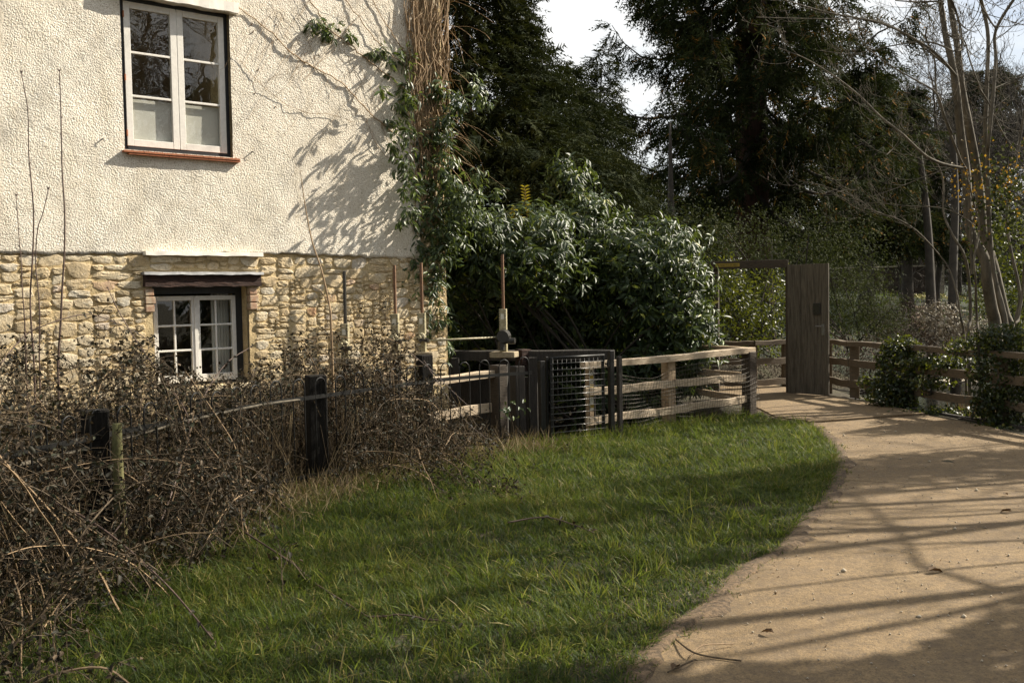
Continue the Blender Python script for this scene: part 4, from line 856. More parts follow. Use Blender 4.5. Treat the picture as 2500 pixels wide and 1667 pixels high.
for px, py, Y, r, n in CLM:
    if Y == 'w': r *= 1.4; n = int(n * .5) + 2
    if Y == 'v': r *= 1.2; n = int(n * .5)
    c = W(*Wp(px, py), .05 + r * .22) if Y == 'w' else (W(*Wp(px, py, .28), .28) if Y == 'v' else A(px, py, Y)); q = nrm(rng.normal(size=(n, 3))) * (rng.random((n, 1)) ** .4) * r
    if Y == 'w': q = q - np.outer(q @ WN, WN) * .6
    PC.append(c + q * np.array([1, 1, 1.25])); PO.append(nrm(q + WN * .05 + np.array([0.02, -.02, -.03])))
assert len(PC)
PC = np.concatenate(PC); PO = np.concatenate(PO)
P, D, N, Ls, Ws = rosettes(PC, PO, 4, .088, .025, .85, .75); f = pick_front(P, 300)
leaf_objects(P[f], D[f], N[f], Ls[f], Ws[f], M['climber'], cl); leaf_mesh('foliage', P[~f], D[~f], N[~f], Ls[~f], Ws[~f], M['climber'], cl)

# ------------------------------------------------------------------ bare shoots against the wall
SH = [([(85, 960), (82, 870), (76, 790), (74, 720), (80, 620), (82, 520), (75, 430), (70, 370), (68, 270), (52, 178)], 'tall bare shoot against the cream wall, left of the tallest straight one', .0075),
      ([(143, 960), (142, 880), (148, 790), (152, 700), (157, 620), (158, 520), (152, 420), (150, 330), (148, 250), (145, 175)], 'tallest straight bare shoot against the wall, just left of the upper window', .0085),
      ([(98, 960), (96, 860), (97, 790), (95, 730), (87, 640), (92, 560), (105, 520), (118, 462)], 'forked bare shoot with its tip bending right, in front of the stone wall', .006),
      ([(66, 960), (62, 850), (60, 780), (54, 700), (52, 640), (45, 560), (40, 478)], 'short leftmost bare shoot against the cream wall', .0055)]
for pts, lab, rad in SH:
    n = len(pts); p0 = A(*pts[0], 7.7); t = thing('bare_shoot', lab, 'shoot', (p0[0], p0[1], 0), 'bare shoots rising from the brambles by the wall')
    PP = [np.array([p0[0], p0[1] - .05, 0])] + [A(x, y, 7.7 + .1 * i / n) for i, (x, y) in enumerate(pts)]; PP = smoothp(PP, 4); mb = MB(); mb.tube(PP, list(np.linspace(rad * 1.25, rad * .45, len(PP))), 6)
    mb.build('stem', M['shoot'], t, smooth=True); bd_ = MB()
    for i in range(6, len(PP), 2): d = np.array([rng.choice([-1, 1]) * .012, -.003, .012]); bd_.tube([PP[i], PP[i] + d], [.0045, .0015], 4)
    bd_.tube([PP[-1], PP[-1] + (-.012, 0, .025)], [.006, .001], 4); bd_.tube([PP[-1], PP[-1] + (.010, 0, .022)], [.006, .001], 4); bd_.build('buds', M['shoot'], t, kind='stuff')
t = thing('bare_shoot', 'pale curved bare shoot beside the lower window rising from the brambles', 'shoot', A(808, 800, 9.6) * (1, 1, 0)); mb = MB()
PP = smoothp([A(812, 860, 9.5) * np.array([1, 1, .3]), A(808, 790, 9.5), A(803, 740, 9.55), A(785, 660, 9.6), (A(762, 590, 9.65)), A(748, 520, 9.7), A(740, 470, 9.7), A(733, 415, 9.7)], 4); mb.tube(PP, list(np.linspace(.013, .003, len(PP))), 6); mb.tube(smoothp([A(803, 745, 9.55), A(785, 712, 9.6), A(762, 700, 9.6)], 4), .003, 4); mb.build('stem', M['vine'], t, smooth=True)

# ------------------------------------------------------------------ brambles
def cane(p, v, n, step, grav, wob):
    PP = [p]; v = v / np.linalg.norm(v)
    for j in range(n):
        v = v + np.array([rng.normal() * wob, rng.normal() * wob, rng.normal() * wob * .6 - grav]); v /= np.linalg.norm(v); p = p + v * step
        if p[2] < .02: p = np.array([p[0], p[1], .02 + rng.random() * .03]); v[2] = abs(v[2]) * .2
        PP.append(p)
    return PP
# height of the thicket as seen in the picture: silhouette px -> py, placed between fence and wall
SIL = [(-80, 780), (0, 820), (60, 790), (130, 765), (200, 740), (260, 750), (330, 775), (380, 830), (430, 880), (520, 900), (580, 900), (640, 850), (720, 795), (800, 735), (870, 715), (930, 720), (990, 770), (1030, 860), (1080, 950), (1180, 1015), (1290, 1060)]
sx_, sy_ = zip(*SIL)
def clip_sil(p):                                       # thin out whatever would stand higher than the thicket does
    px, py = proj(p); return py > np.interp(px, sx_, sy_) + rng.uniform(-25, 60)
RMi = RM.T
def proj(p):
    q = RMi @ (np.asarray(p) - np.array([0, 0, EYE])); return 1250 + FPX * q[0] / -q[2], 833.5 - FPX * q[1] / -q[2]
th = thing('bramble_thicket', 'dense dark brown bramble thicket overrunning the iron railings and stone wall', 'brambles', (-2.4, 7.6, 0), kind='stuff')
st = MB(); st2 = MB(); tw = MB(); LP = []; LD = []
def fence_off(d, o):
    a, b = fat(max(d - .1, 0)), fat(min(d + .1, FL)); t = (b - a); t /= np.linalg.norm(t); return fat(d) + np.array([-t[1], t[0], 0]) * o
ncane = 0
while ncane < 860:
    d = FL * rng.random() ** .85; o = rng.uniform(.14, 2.3 if d > 2 else 1.8) if rng.random() > np.interp(d, [0, 2.2, 4.6, 9], [.34, .28, .12, .06]) else rng.uniform(np.interp(d, [0, 2, 3.6, 5, 9], [-1.05, -.85, -.50, -.35, -.25]), 0)
    base = fence_off(d, o)
    if ((base - WP) @ WN) < .12: continue
    if d > FL - .8 and o > .2: continue
    bh = rng.random(); v = np.array([rng.normal() * .55, rng.normal() * .55, rng.uniform(.7, 1.5)])
    PP = cane(base, v, int(rng.integers(9, 20)), .115, rng.uniform(.06, .16), .09)
    PP = [q for q in PP if ((q - WP) @ WN) > .05]
    bad = False
    for q in PP:
        qx, qy = proj(q)
        if (712 < qx < 800 and q[1] < 8.75) or (218 < qx < 312 and q[1] < 6.3 and qy < 1230 and rng.random() < .25): bad = True; break
    if bad: continue
    k = len(PP)
    for i, q in enumerate(PP):
        if not clip_sil(q): k = i; break
    if k < 4: continue
    ncane += 1; PP = PP[:k]; (st2 if rng.random() < .28 else st).tube(smoothp(PP, 2), list(np.linspace(rng.uniform(.0035, .007), .002, 2 * (k - 1) + 1)), 4, False)
    for i in range(1, k):
        for m_ in range(3):
            q = PP[i] + (PP[i - 1] - PP[i]) * rng.random(); dv = nrm(rng.normal(size=3)) + np.array([0, 0, .1])
            tl = rng.uniform(.05, .22); e1 = q + dv * tl * .5 + rng.normal(size=3) * .012; e2 = q + dv * tl + np.array([0, 0, -tl * .2])
            if ((e2 - WP) @ WN) < .03: continue
            if rng.random() < .8: tw.tube([q, e1, e2], .0017, 3, False)
            for l in range(int(rng.integers(1, 5))): LP.append(q + (e2 - q) * rng.uniform(.3, 1) + rng.normal(size=3) * .015); LD.append(nrm(dv + rng.normal(size=3) * .9))
st.build('canes', M['twig'], th, kind='stuff'); st2.build('tan_canes', M['vine'], th, kind='stuff'); tw.build('twigs', M['twig'], th, kind='stuff')
LP = np.array(LP); LD = np.array(LD); n = len(LP)
leaf_mesh('leaves', LP, LD, nrm(rng.normal(size=(n, 3)) + np.array([.2, -.2, .5])), rng.uniform(.016, .042, n), rng.uniform(.012, .025, n), M['bramble'], th, rng.random(n) ** 1.3, fold=.35, curl=.35)
# dead upright stalks packed through the railings
dk = MB(); dk2 = MB()
for k in range(3600):
    d = FL * rng.random() ** .8; o = rng.normal() * .35 + .32; p = fence_off(d, o)
    if ((p - WP) @ WN) < .1: continue
    h = rng.uniform(.15, .75); tip = p + np.array([rng.normal() * .16, rng.normal() * .16, h]); md = (p + tip) / 2 + rng.normal(size=3) * .03
    if not clip_sil(tip): continue
    qx, qy = proj(md)
    if (720 < qx < 792 and md[1] < 8.7) or (225 < qx < 305 and md[1] < 6.3 and rng.random() < .7): continue
    (dk if rng.random() < .55 else dk2).tube([p, md, tip], rng.uniform(.001, .0026), 3, False, rng.random())
dk.build('dead_stalks', M['twig'], th, kind='stuff'); dk2.build('dry_stalks', M['straw'], th, kind='stuff')
# individual long canes one can pick out
CN = [([(620, 1290), (520, 1180), (420, 1080), (330, 1000)], 'x'),]
NAMED = [([(370, 1330, 6.1), (420, 1200, 6.4), (455, 1090, 6.7), (462, 1040, 6.9), (440, 980, 7.1), (345, 850, 7.4), (290, 760, 7.6), (262, 700, 7.7)], 'long thorny bramble cane arching up left of the lower window', .0065),
         ([(0, 890, 6.7), (60, 820, 6.9), (120, 790, 7.0), (200, 768, 7.2), (250, 775, 7.3), (330, 810, 7.4), (390, 850, 7.5)], 'arching bramble cane in front of the stone wall at the left edge', .005),
         ([(480, 1000, 7.6), (520, 930, 7.8), (560, 880, 8.0), (617, 845, 8.3)], 'pale reddish cane crossing below the lower window', .006),
         ([(210, 1390, 5.6), (300, 1270, 5.9), (340, 1190, 6.1), (375, 1130, 6.3)], 'pale curved cane leaning in front of the mossy stake', .0055),
         ([(130, 1225, 5.3), (250, 1290, 5.1), (400, 1420, 4.9), (520, 1560, 4.6), (560, 1610, 4.45)], 'long dark cane reaching from the thicket down over the lawn at the left', .006),
         ([(600, 1300, 6.4), (720, 1380, 5.8), (820, 1470, 5.3), (900, 1540, 4.95)], 'dark thorny cane stretched across the middle of the lawn', .006),
         ([(1035, 880, 9.0), (1080, 950, 8.9), (1140, 1030, 8.9), (1215, 1090, 8.9)], 'thin cane crossing in front of the railings beside the sluice', .004),
         ([(1000, 860, 9.1), (1060, 910, 9.1), (1110, 960, 9.1), (1165, 1010, 9.1)], 'thin leafy cane hanging over the iron railings below the cross shaft', .004),
         ([(0, 1480, 4.9), (30, 1420, 4.95), (55, 1370, 5.0), (75, 1345, 5.0)], 'pale tan cane curving up at the far left of the thicket', .006),
         ([(900, 1530, 4.95), (960, 1500, 4.95), (1040, 1512, 4.9), (1090, 1545, 4.85), (1130, 1575, 4.7)], 'low dark runner looping over the grass in the foreground', .0055),
         ([(1240, 1275, 6.6), (1330, 1262, 6.7), (1400, 1280, 6.6), (1450, 1300, 6.4)], 'short dark fallen twig arching over the sunlit grass', .006)]
for pts, lab, rad in NAMED:
    p0 = A(*pts[0]); t = thing('bramble_cane', lab, 'cane', (p0[0], p0[1], max(p0[2] - .1, 0))); PP = smoothp([A(*q) for q in pts], 6)
    PP = [q if q[2] > .03 else np.array([q[0], q[1], .035]) for q in PP]
    mb = MB(); mb.tube(PP, list(np.linspace(rad, rad * .5, len(PP))), 6); mb.build('stem', M['shoot'], t, smooth=True); mb = MB()
    for i in range(1, len(PP) - 1): mb.tube([PP[i], PP[i] + nrm(rng.normal(size=3)) * .014], [.002, .0004], 3)
    mb.build('thorns', M['shoot'], t, kind='stuff')
    k = 10; ii = rng.integers(len(PP) // 3, len(PP), k); pp = np.array([PP[i] for i in ii]); leaf_objects(pp, rng.normal(size=(k, 3)), np.tile([.2, -.3, .8], (k, 1)), rng.uniform(.025, .045, k), rng.uniform(.016, .026, k), M['bramble'], t)
# low sprig with pale leaves by the railings
t = thing('bramble_sprig', 'small sprig with shiny pale leaves in front of the railings by the gate', 'sprig', A(1240, 1040, 9.6)); PP = [A(1236 + rng.uniform(-12, 60), 975 + rng.uniform(0, 50), 9.5) for k in range(26)]; PP = np.array(PP)
leaf_objects(PP, rng.normal(size=(26, 3)), np.tile([.5, -.6, .6], (26, 1)), np.full(26, .05), np.full(26, .026), M['climber'], t); mb = MB(); mb.tube(smoothp([A(1262, 1085, 9.6), A(1250, 1030, 9.55), A(1236, 985, 9.5)], 4), .003, 4); mb.build('stem', M['twig'], t)

# ------------------------------------------------------------------ grass
def in_lawn(X, Y): return ~inside(X, Y, PATHPOLY)
NB = 330000; X = rng.uniform(-3.4, 4.6, NB * 2); Y = 3.0 + (10.8) * rng.random(NB * 2) ** 1.25
fx_ = np.interp(Y, fpl[:, 1], fpl[:, 0], left=fpl[0, 0]); 
rl = A0[0] + (Y - A0[1]) * rd[0] / rd[1]; lim = np.where(Y > 11.1, rl - .2, np.where(Y > 10.5, .0, fx_ - .25))
dpe = seg_dist(X, Y, [tuple(p) for p in PLr], closed=False); inp = inside(X, Y, PATHPOLY)
edge = np.where(inp, -dpe, dpe) + .06 * fbm(X, Y, 3.0) + .05 * fbm(X, Y, 11.)
ok = (edge > -.045) & (X > lim) & (X > -.56 * Y - .3) & (X < .56 * Y + .3)
tuft = .5 + .5 * fbm(X, Y, 7.) ; dens = (.35 + .65 * tuft) * (1 - .75 * np.exp(-(((X - 1.75) / .22) ** 2 + ((Y - 7.5) / .14) ** 2)))
dist_f = (X - fx_); dens *= np.where((Y < 10.5), (.12 + .88 * ((dist_f - .05) / .75).clip(0, 1)), 1.0)
ok &= rng.random(len(X)) < dens
X, Y = X[ok][:NB], Y[ok][:NB]; dist_f = dist_f[ok][:NB]; edge = edge[ok][:NB]; tuft = tuft[ok][:NB]; n = len(X)
patch = fbm(X, Y, 1.1, 4.); near_f = (1 - (dist_f / 1.5)).clip(0, 1) * (Y < 10.6)
hgt = (.055 + .045 * tuft + .03 * patch.clip(-1, 1) + .09 * near_f) * rng.uniform(.45, 1.35, n) * (1 - .55 * np.exp(-(edge.clip(0) / .22)))
hgt = hgt.clip(.018, .26); az = rng.uniform(0, 2 * math.pi, n) + .8 * fbm(X, Y, 3.); lean = rng.uniform(.2, 1.7, n); wd = rng.uniform(.0018, .0036, n) * (.8 + Y * .045)
dv = np.stack([np.cos(az), np.sin(az)], 1); pv = np.stack([-np.sin(az + rng.normal(size=n) * .5), np.cos(az)], 1)
base = np.stack([X, Y, terrain(X, Y) - .004], 1)
def gpt(t, side): 
    q = base.copy(); q[:, :2] += dv * (hgt * lean * t ** 1.7)[:, None] + pv * (wd * side * (1 - .45 * t))[:, None]; q[:, 2] += hgt * (t - .28 * lean * t ** 2.2); return q
V = np.stack([gpt(0, -1), gpt(0, 1), gpt(.5, -1), gpt(.5, 1), gpt(1.0, 0)], 1).reshape(-1, 3)
T = (np.array([(0, 1, 3), (0, 3, 2), (2, 3, 4)])[None] + (np.arange(n) * 5)[:, None, None]).reshape(-1, 3)
rc = (.40 + .30 * patch + .16 * fbm(X, Y, 4.3, 7.) + .26 * rng.normal(size=n) * .8).clip(0, .9); dry = rng.random(n) < (.085 + .12 * (fbm(X, Y, 2.3, 9.) > .45) + .10 * np.exp(-(edge / .12) ** 2) + .40 * np.clip(near_f - .45, 0, 1) + .05 * (patch > .35)); rc[dry] = rng.uniform(.93, 1, dry.sum())
tag(link('lawn_grass', mesh_np('lawn_grass', V, T, M['grass'], np.repeat(rc, 3))), 'uneven green lawn grass between the iron railings and the concrete path', 'grass', kind='stuff')
n = 26000; tx = rng.uniform(-3, 4.3, 1500); ty = 3.2 + 9.5 * rng.random(1500) ** 1.2; ti = rng.integers(0, 1500, n); X = tx[ti] + rng.normal(size=n) * .035; Y = ty[ti] + rng.normal(size=n) * .035; rl = A0[0] + (Y - A0[1]) * rd[0] / rd[1]
fx_ = np.interp(Y, fpl[:, 1], fpl[:, 0], left=fpl[0, 0]); lim = np.where(Y > 11.1, rl, np.where(Y > 10.5, .1, fx_ + .2)); k = (~inside(X, Y, PATHPOLY)) & (X > lim) & (np.abs(X) < .56 * Y + .3) & (seg_dist(X, Y, [tuple(p) for p in PLr], False) > .05); X, Y, ti = X[k], Y[k], ti[k]; n = len(X)
P = np.stack([X, Y, np.zeros(n)], 1); ta = rng.uniform(0, 6.28, 1500)[ti] + rng.normal(size=n) * .9; le = rng.uniform(.2, 1.2, n); h = rng.uniform(.06, .15, n) * rng.uniform(.7, 1.4, 1500)[ti]
o = leaf_mesh('grass_tufts', P, np.stack([np.cos(ta) * le, np.sin(ta) * le, np.ones(n)], 1), rng.normal(size=(n, 3)) * .5 + (0, 0, .6), h, rng.uniform(.0040, .0085, n), M['grass'], None, np.where(rng.random(n) < .07, .98, (rng.uniform(.45, .95, 1500)[ti] + rng.normal(size=n) * .1).clip(0, .92)), curl=.45, fold=.15); tag(o, 'coarser longer tufts scattered through the lawn', 'grass', kind='stuff')
# dry straw at the foot of the thicket
n = 5000; d = FL * rng.random(n) ** .9; off_ = rng.normal(size=n) * .22 - .28; B = np.array([fence_off(a, b) for a, b in zip(d, off_)]); az = rng.uniform(0, 6.3, n); h = rng.uniform(.05, .30, n); le = rng.uniform(.2, 1.6, n)
D3 = np.stack([np.cos(az) * le, np.sin(az) * le, np.ones(n)], 1)
o = leaf_mesh('dry_straw', B, D3, rng.normal(size=(n, 3)), h, rng.uniform(.003, .006, n), M['straw'], None, curl=.35, fold=.1); tag(o, 'pale dry grass stems at the foot of the bramble thicket', 'dry grass', kind='stuff')
# weeds by the gate and netting
n = 1500; q = rng.random(n); B = np.where((q < .5)[:, None], GL + gd * (rng.random((n, 1)) * 1.4 - .5) - 0 + rng.normal(size=(n, 3)) * (.09, .09, 0) + (.05, -.1, 0), A0 + rd * (rng.random((n, 1)) * 2.6) + rn * .15 + rng.normal(size=(n, 3)) * (.07, .07, 0)); B[:, 2] = 0; az = rng.uniform(0, 6.3, n)
o = leaf_mesh('rough_grass', B, np.stack([np.cos(az) * .6, np.sin(az) * .6, np.ones(n)], 1), rng.normal(size=(n, 3)), rng.uniform(.08, .22, n), rng.uniform(.004, .007, n), M['grass'], None, rng.uniform(.3, 1, n), curl=.3, fold=.1); tag(o, 'rough longer grass under the gate and wire netting', 'grass', kind='stuff')
# ------------------------------------------------------------------ trees
def spray_mesh(name, C, D, L_, mat, parent, npair=8, wid=.034, ang=.7, droop=.25, rnd=None):
    """fern-like sprays of short blades along a drooping spine"""
    n = len(C); C = np.asarray(C); D = nrm(np.asarray(D)); Nn = nrm(rng.normal(size=(n, 3)) * .6 + np.array([0, 0, 1.])); S = nrm(np.cross(D, Nn)); L_ = np.broadcast_to(np.asarray(L_, float), (n,))[:, None]; V = []
    for k in range(npair):
        t = (k + .3) / npair; b = C + D * L_ * t + np.array([0, 0, -1]) * (L_ * droop * t * t)
        for s_ in (-1, 1):
            dr = nrm(D * (1 - ang * .5) + S * s_ * ang + np.array([0, 0, -.25]) + rng.normal(size=(n, 3)) * .28); ll = L_ * (.42 * (1 - .6 * t)) * rng.uniform(.7, 1.3, (n, 1)); w = nrm(np.cross(dr, Nn + rng.normal(size=(n, 3)) * .3)) * L_ * wid
            V.append(np.stack([b - w, b + w, b + dr * ll], 1))
    V = np.stack(V, 1); m = V.shape[1]; V = V.reshape(-1, 3) - parent_loc(parent); T = np.arange(len(V)).reshape(-1, 3)
    if rnd is None: rnd = rng.random(n)
    me = mesh_np(name, V, T, mat, (np.repeat(rnd, m) + rng.normal(size=n * m) * .08).clip(0, 1)); o = link(name, me, parent); o['kind'] = 'stuff'; return o
def conifer(name, label, base, height, prof, mat, n, size, trunk_r, seed=0, core=True, group=None, lean=0.0, bark='bark_far', lowest=0.0):
    """prof: list of (fraction of height, radius)"""
    base = np.asarray(base, float); t = thing(name, label, 'tree', base, group); r_ = np.random.default_rng(seed)
    mb = MB(); PP = [base + np.array([lean * height * q * q, 0, height * q]) for q in np.linspace(0, .96, 9)]; mb.tube(PP, [trunk_r * (1.15 - q) for q in np.linspace(0, 1, 9)], 12); mb.build('trunk', M[bark], t, smooth=True)
    fr, rr = zip(*prof); u = r_.random(n * 3) ** 1.0; q = lowest + (1 - lowest) * u; Rq = np.interp(q, fr, rr); keep = r_.random(n * 3) < (Rq / max(rr)) ** .8 + .03; q = q[keep][:n]; Rq = Rq[keep][:n]; m = len(q)
    a = r_.uniform(0, 2 * math.pi, m); lum = .5 * np.sin(a * 3 + q * 17 + seed) * np.sin(q * 41 + a * 2 + seed) + .35 * np.sin(a * 7 + q * 60) + .3 * np.sin(q * 97 + seed + a * 5)
    rad = Rq * (1 - .60 * r_.random(m) ** 1.8) * (1 + .20 * lum)
    C = np.stack([base[0] + np.cos(a) * rad + lean * height * q * q, base[1] + np.sin(a) * rad, base[2] + q * height + .25 * lum * Rq], 1)
    D = np.stack([np.cos(a), np.sin(a), r_.uniform(-.55, .35, m)], 1) + r_.normal(size=(m, 3)) * .25
    spray_mesh('crown', C, D, size * r_.uniform(.6, 1.3, m), mat, t)
    return t
YB = lambda px, Y, z=0.0: np.array([A(px, 700, Y)[0], Y, z])
def prof_px(Y, cx, ztop, pts, zb=0.0):
    """profile from picture half widths: pts (py, half width px)"""
    out = []
    for py, hw in pts: z = A(cx, py, Y)[2]; out.append(((z - zb) / (ztop - zb), hw / FPX * Y))
    return sorted(out)
# yew left of the sky gap
Y1 = 18.5; zt1 = 9.6
conifer('yew_tree', 'tall dark yew directly behind the ivy-covered house corner', YB(1150, Y1), zt1, [(0, 2.3)] + prof_px(Y1, 1150, zt1, [(560, 330), (400, 280), (300, 245), (200, 200), (100, 165), (0, 138), (-150, 95)]) + [(1, .05)], M['yew'], 21000, .37, .14, 3)
Y2 = 20.0; z2t = A(1395, 150, Y2)[2]
conifer('yew_tree', 'lower dark yew with a pointed tip left of centre in the sky gap', YB(1395, Y2), z2t, [(0, 1.3)] + prof_px(Y2, 1395, z2t, [(560, 190), (420, 150), (330, 105), (260, 58), (200, 30), (170, 14)]) + [(1, .03)], M['yew'], 6500, .34, .10, 5)
z3t = A(1487, 128, Y2 + 1.5)[2]
conifer('yew_tree', 'slim ragged conifer tip leaning right in the sky gap beside the giant redwood', YB(1452, Y2 + 1.5), z3t, [(0, 1.2)] + prof_px(Y2 + 1.5, 1470, z3t, [(560, 160), (450, 100), (380, 60), (300, 42), (230, 34), (180, 22), (150, 16)]) + [(1, .03)], M['yew'], 4000, .34, .08, 9, lean=.035)
conifer('yew_tree', 'dark yew filling the shade low behind the laurel and house', YB(1270, 17.0), 4.6, [(0, 1.9), (.5, 2.2), (.8, 1.6), (1, .1)], M['yew'], 7000, .36, .16, 12)
# giant redwood
def limbed(name, label, base, height, trunk_r, bark, mat, nl, zrange, lfun, size, seed, twigs=True, per=10, droop=.35, group=None):
    base = np.asarray(base, float); t = thing(name, label, 'tree', base, group); r_ = np.random.default_rng(seed)
    mb = MB(); mb.tube([base + (0, 0, height * q) for q in np.linspace(0, .97, 10)], [trunk_r * (1.25 if q == 0 else 1) * (1 - .93 * q) ** .8 for q in np.linspace(0, 1, 10)], 16); mb.build('trunk', M[bark], t, smooth=True)
    lb = MB(); C = []; D = []
    for k in range(nl):
        z = zrange[0] + (zrange[1] - zrange[0]) * (k + r_.random()) / nl; a = k * 2.399 + r_.normal() * .35; l = lfun(z) * r_.uniform(.72, 1.12); d = np.array([math.cos(a), math.sin(a), 0.]); p = base + np.array([0, 0, z]); PP = [p]; ns = 8
        for j in range(1, ns + 1):
            u = j / ns; PP.append(p + d * l * u + np.array([0, 0, l * (-droop * math.sin(u * 2.4) + .22 * u ** 3)]) + r_.normal(size=3) * .05 * l * u * .4)
        rb = max(.02, trunk_r * .13 * l / 4); lb.tube(PP, list(np.linspace(rb, .008, len(PP))), 5, False)
        for j in range(2, ns + 1):
            for m_ in range(per):
                u = (j - r_.random()) / ns; i = min(int(u * ns), ns - 1); c = PP[i] + (PP[i + 1] - PP[i]) * (u * ns - i); sd_ = np.array([-d[1], d[0], 0]) * r_.choice([-1, 1]); dv = nrm(d * r_.uniform(.1, .8) + sd_ * r_.uniform(.2, 1) + np.array([0, 0, r_.uniform(-.9, .25)])); ls = (.16 + .30 * (1 - abs(u - .65))) * l * .32 * r_.uniform(.3, 1.2); e = c + dv * ls
                if r_.random() < .25: lb.tube([c, e], .008, 3, False)
                for q in range(3): C.append(c + (e - c) * r_.uniform(.35, 1.05) + r_.normal(size=3) * .05); D.append(nrm(dv * .6 + d * .3 + r_.normal(size=3) * .35 + np.array([0, 0, -.25])))
    lb.build('limbs', M['bark_far'], t, smooth=True); rnd = np.random.default_rng(seed + 1).random(len(C)); spray_mesh('crown', C, D, size * r_.uniform(.6, 1.3, len(C)), mat, t, npair=7, wid=.036, ang=.65, rnd=rnd)
    return t
Y4 = 27.0
limbed('redwood_tree', 'giant redwood with thick brown trunk and drooping dark limbs right of the sky gap', YB(1838, Y4, .1), 23, .50, 'bark_red', M['redwood'], 150, (3.9, 21), lambda z: np.interp(z, [3, 5, 8, 12, 21], [3.9, 4.3, 3.75, 3.5, 1.0]), .50, 21, per=10)
Y5 = 33.0
limbed('conifer_tree', 'dark broad conifer behind and right of the giant redwood', YB(2115, Y5, .5), 8.6, .26, 'bark_far', M['redwood'], 60, (3.0, 8.0), lambda z: np.interp(z, [2, 4, 8.2], [2.2, 1.9, .4]), .5, 31, per=7)
limbed('conifer_tree', 'narrow dark conifer top right of the redwood among bare branches', YB(2215, Y5 + 3, .7), 8.2, .22, 'bark_far', M['redwood'], 40, (2.6, 7.8), lambda z: np.interp(z, [2, 4, 8], [1.7, 1.4, .3]), .5, 33, per=6)
limbed('conifer_tree', 'distant round-headed dark pine between the bare trees at the upper right', YB(2405, 44, 1.5), 9.5, .26, 'bark_far', M['redwood'], 40, (6.0, 9.3), lambda z: np.interp(z, [5, 8, 9.5], [2.2, 1.9, .6]), .6, 37, per=5)
limbed('cedar_tree', 'dark cedar with open drooping boughs low left of the redwood trunk', YB(1640, 23.5, 0), 5.6, .16, 'bark_far', M['redwood'], 22, (1.4, 3.4), lambda z: np.interp(z, [1, 3, 5.4], [1.9, 1.5, .6]), .42, 39, per=5)

# bare trees
def bare_mesh(seed, height, r0, levels=5, spread=.55, up=.25, nk=3, minr=.006, start=.22):
    r_ = np.random.default_rng(seed); tr = MB(); tw_ = MB(); cnt = [0]
    def grow(p, v, l, r, lev):
        ns = 5 if lev < 2 else 4; PP = [p]
        for j in range(ns):
            v = nrm(v + r_.normal(size=3) * (.07 + .05 * lev) + np.array([0, 0, up * .18 * (lev > 0)])); p = p + v * l / ns; PP.append(p)
        r2 = r * (.62 if lev else .55); tgt = tr if lev < 2 else tw_; tgt.tube(PP, list(np.linspace(r, r2, len(PP))), 8 if lev == 0 else (5 if lev < 3 else 3), False)
        if lev >= levels: return
        k = nk + (lev > 0) + int(r_.integers(0, 2)) + (3 if lev == 0 else 0)
        for i in range(k):
            u = r_.uniform(start if lev == 0 else .25, 1); ii = min(int(u * ns), ns - 1); b = PP[ii] + (PP[ii + 1] - PP[ii]) * (u * ns - ii); a = r_.uniform(0, 2 * math.pi)
            x = nrm(np.cross(v, (.3, .2, .9))); y = np.cross(v, x); dv = nrm(v * r_.uniform(.5, 1) + (x * math.cos(a) + y * math.sin(a)) * r_.uniform(.5, 1.1) * spread * 1.6); grow(b, dv, l * r_.uniform(.42, .72), max(r * (1 - u * .4) * r_.uniform(.35, .6), minr), lev + 1)
        grow(p, v, l * .6, r2, lev + 1)
    grow(np.zeros(3), np.array([0, 0, 1.]), height * .55, r0, 0); return tr, tw_
PROTO = []
for k, (h, r0, sp) in enumerate(((13, .20, .5), (12, .17, .6), (10, .14, .7))):
    tr, tw_ = bare_mesh(50 + k, h, r0, 5, sp, minr=.009)
    me1 = bpy.data.meshes.new('trunk'); me1.from_pydata(tr.v, [], tr.f); me1.materials.append(M['bark_far']); me2 = bpy.data.meshes.new('twigs'); me2.from_pydata(tw_.v, [], tw_.f); me2.materials.append(M['bark_far'])
    for m_ in (me1, me2): m_.polygons.foreach_set('use_smooth', np.ones(len(m_.polygons), bool))
    PROTO.append((me1, me2))
def bare(label, loc, k, rz, s, group, name='bare_tree', mat=None):
    t = thing(name, label, 'tree', loc, group); t.rotation_euler = (0, 0, rz); t.scale = (s, s, s)
    a = link('trunk', PROTO[k][0], t); b = link('twigs', PROTO[k][1], t); b['kind'] = 'stuff'; return t
grp = 'leafless trees on the far river bank'
SPOT = [(1985, 44, 1, .60), (2110, 40, 0, .66), (2200, 44, 2, .66), (2290, 37, 0, .64), (2345, 46, 1, .62), (2420, 39, 2, .66), (2500, 36, 0, .62), (1770, 47, 2, .52), (1650, 44, 1, .44), (1560, 48, 0, .42), (2570, 40, 1, .72), (2250, 56, 1, .75)]
names = ['seen low through the redwood boughs', 'just right of the redwood', 'behind the narrow conifer', 'left of the ash stems', 'directly behind the ash stems', 'with dense twigs at the upper right', 'near the right edge of the picture', 'glimpsed behind the redwood trunk', 'low in the gap left of the redwood trunk', 'glimpsed by the pointed yew tip', 'just beyond the right edge', 'most distant, above the brick wall pier']
for (px, Y, k, s), nm in zip(SPOT, names):
    x = A(px, 700, Y)[0]; z = float(terrain(np.array([[x]]), np.array([[float(Y)]]))[0, 0]); bare('leafless grey-brown far-bank tree ' + nm, (x, Y, z - .1), k, rng.uniform(0, 6), s, grp)
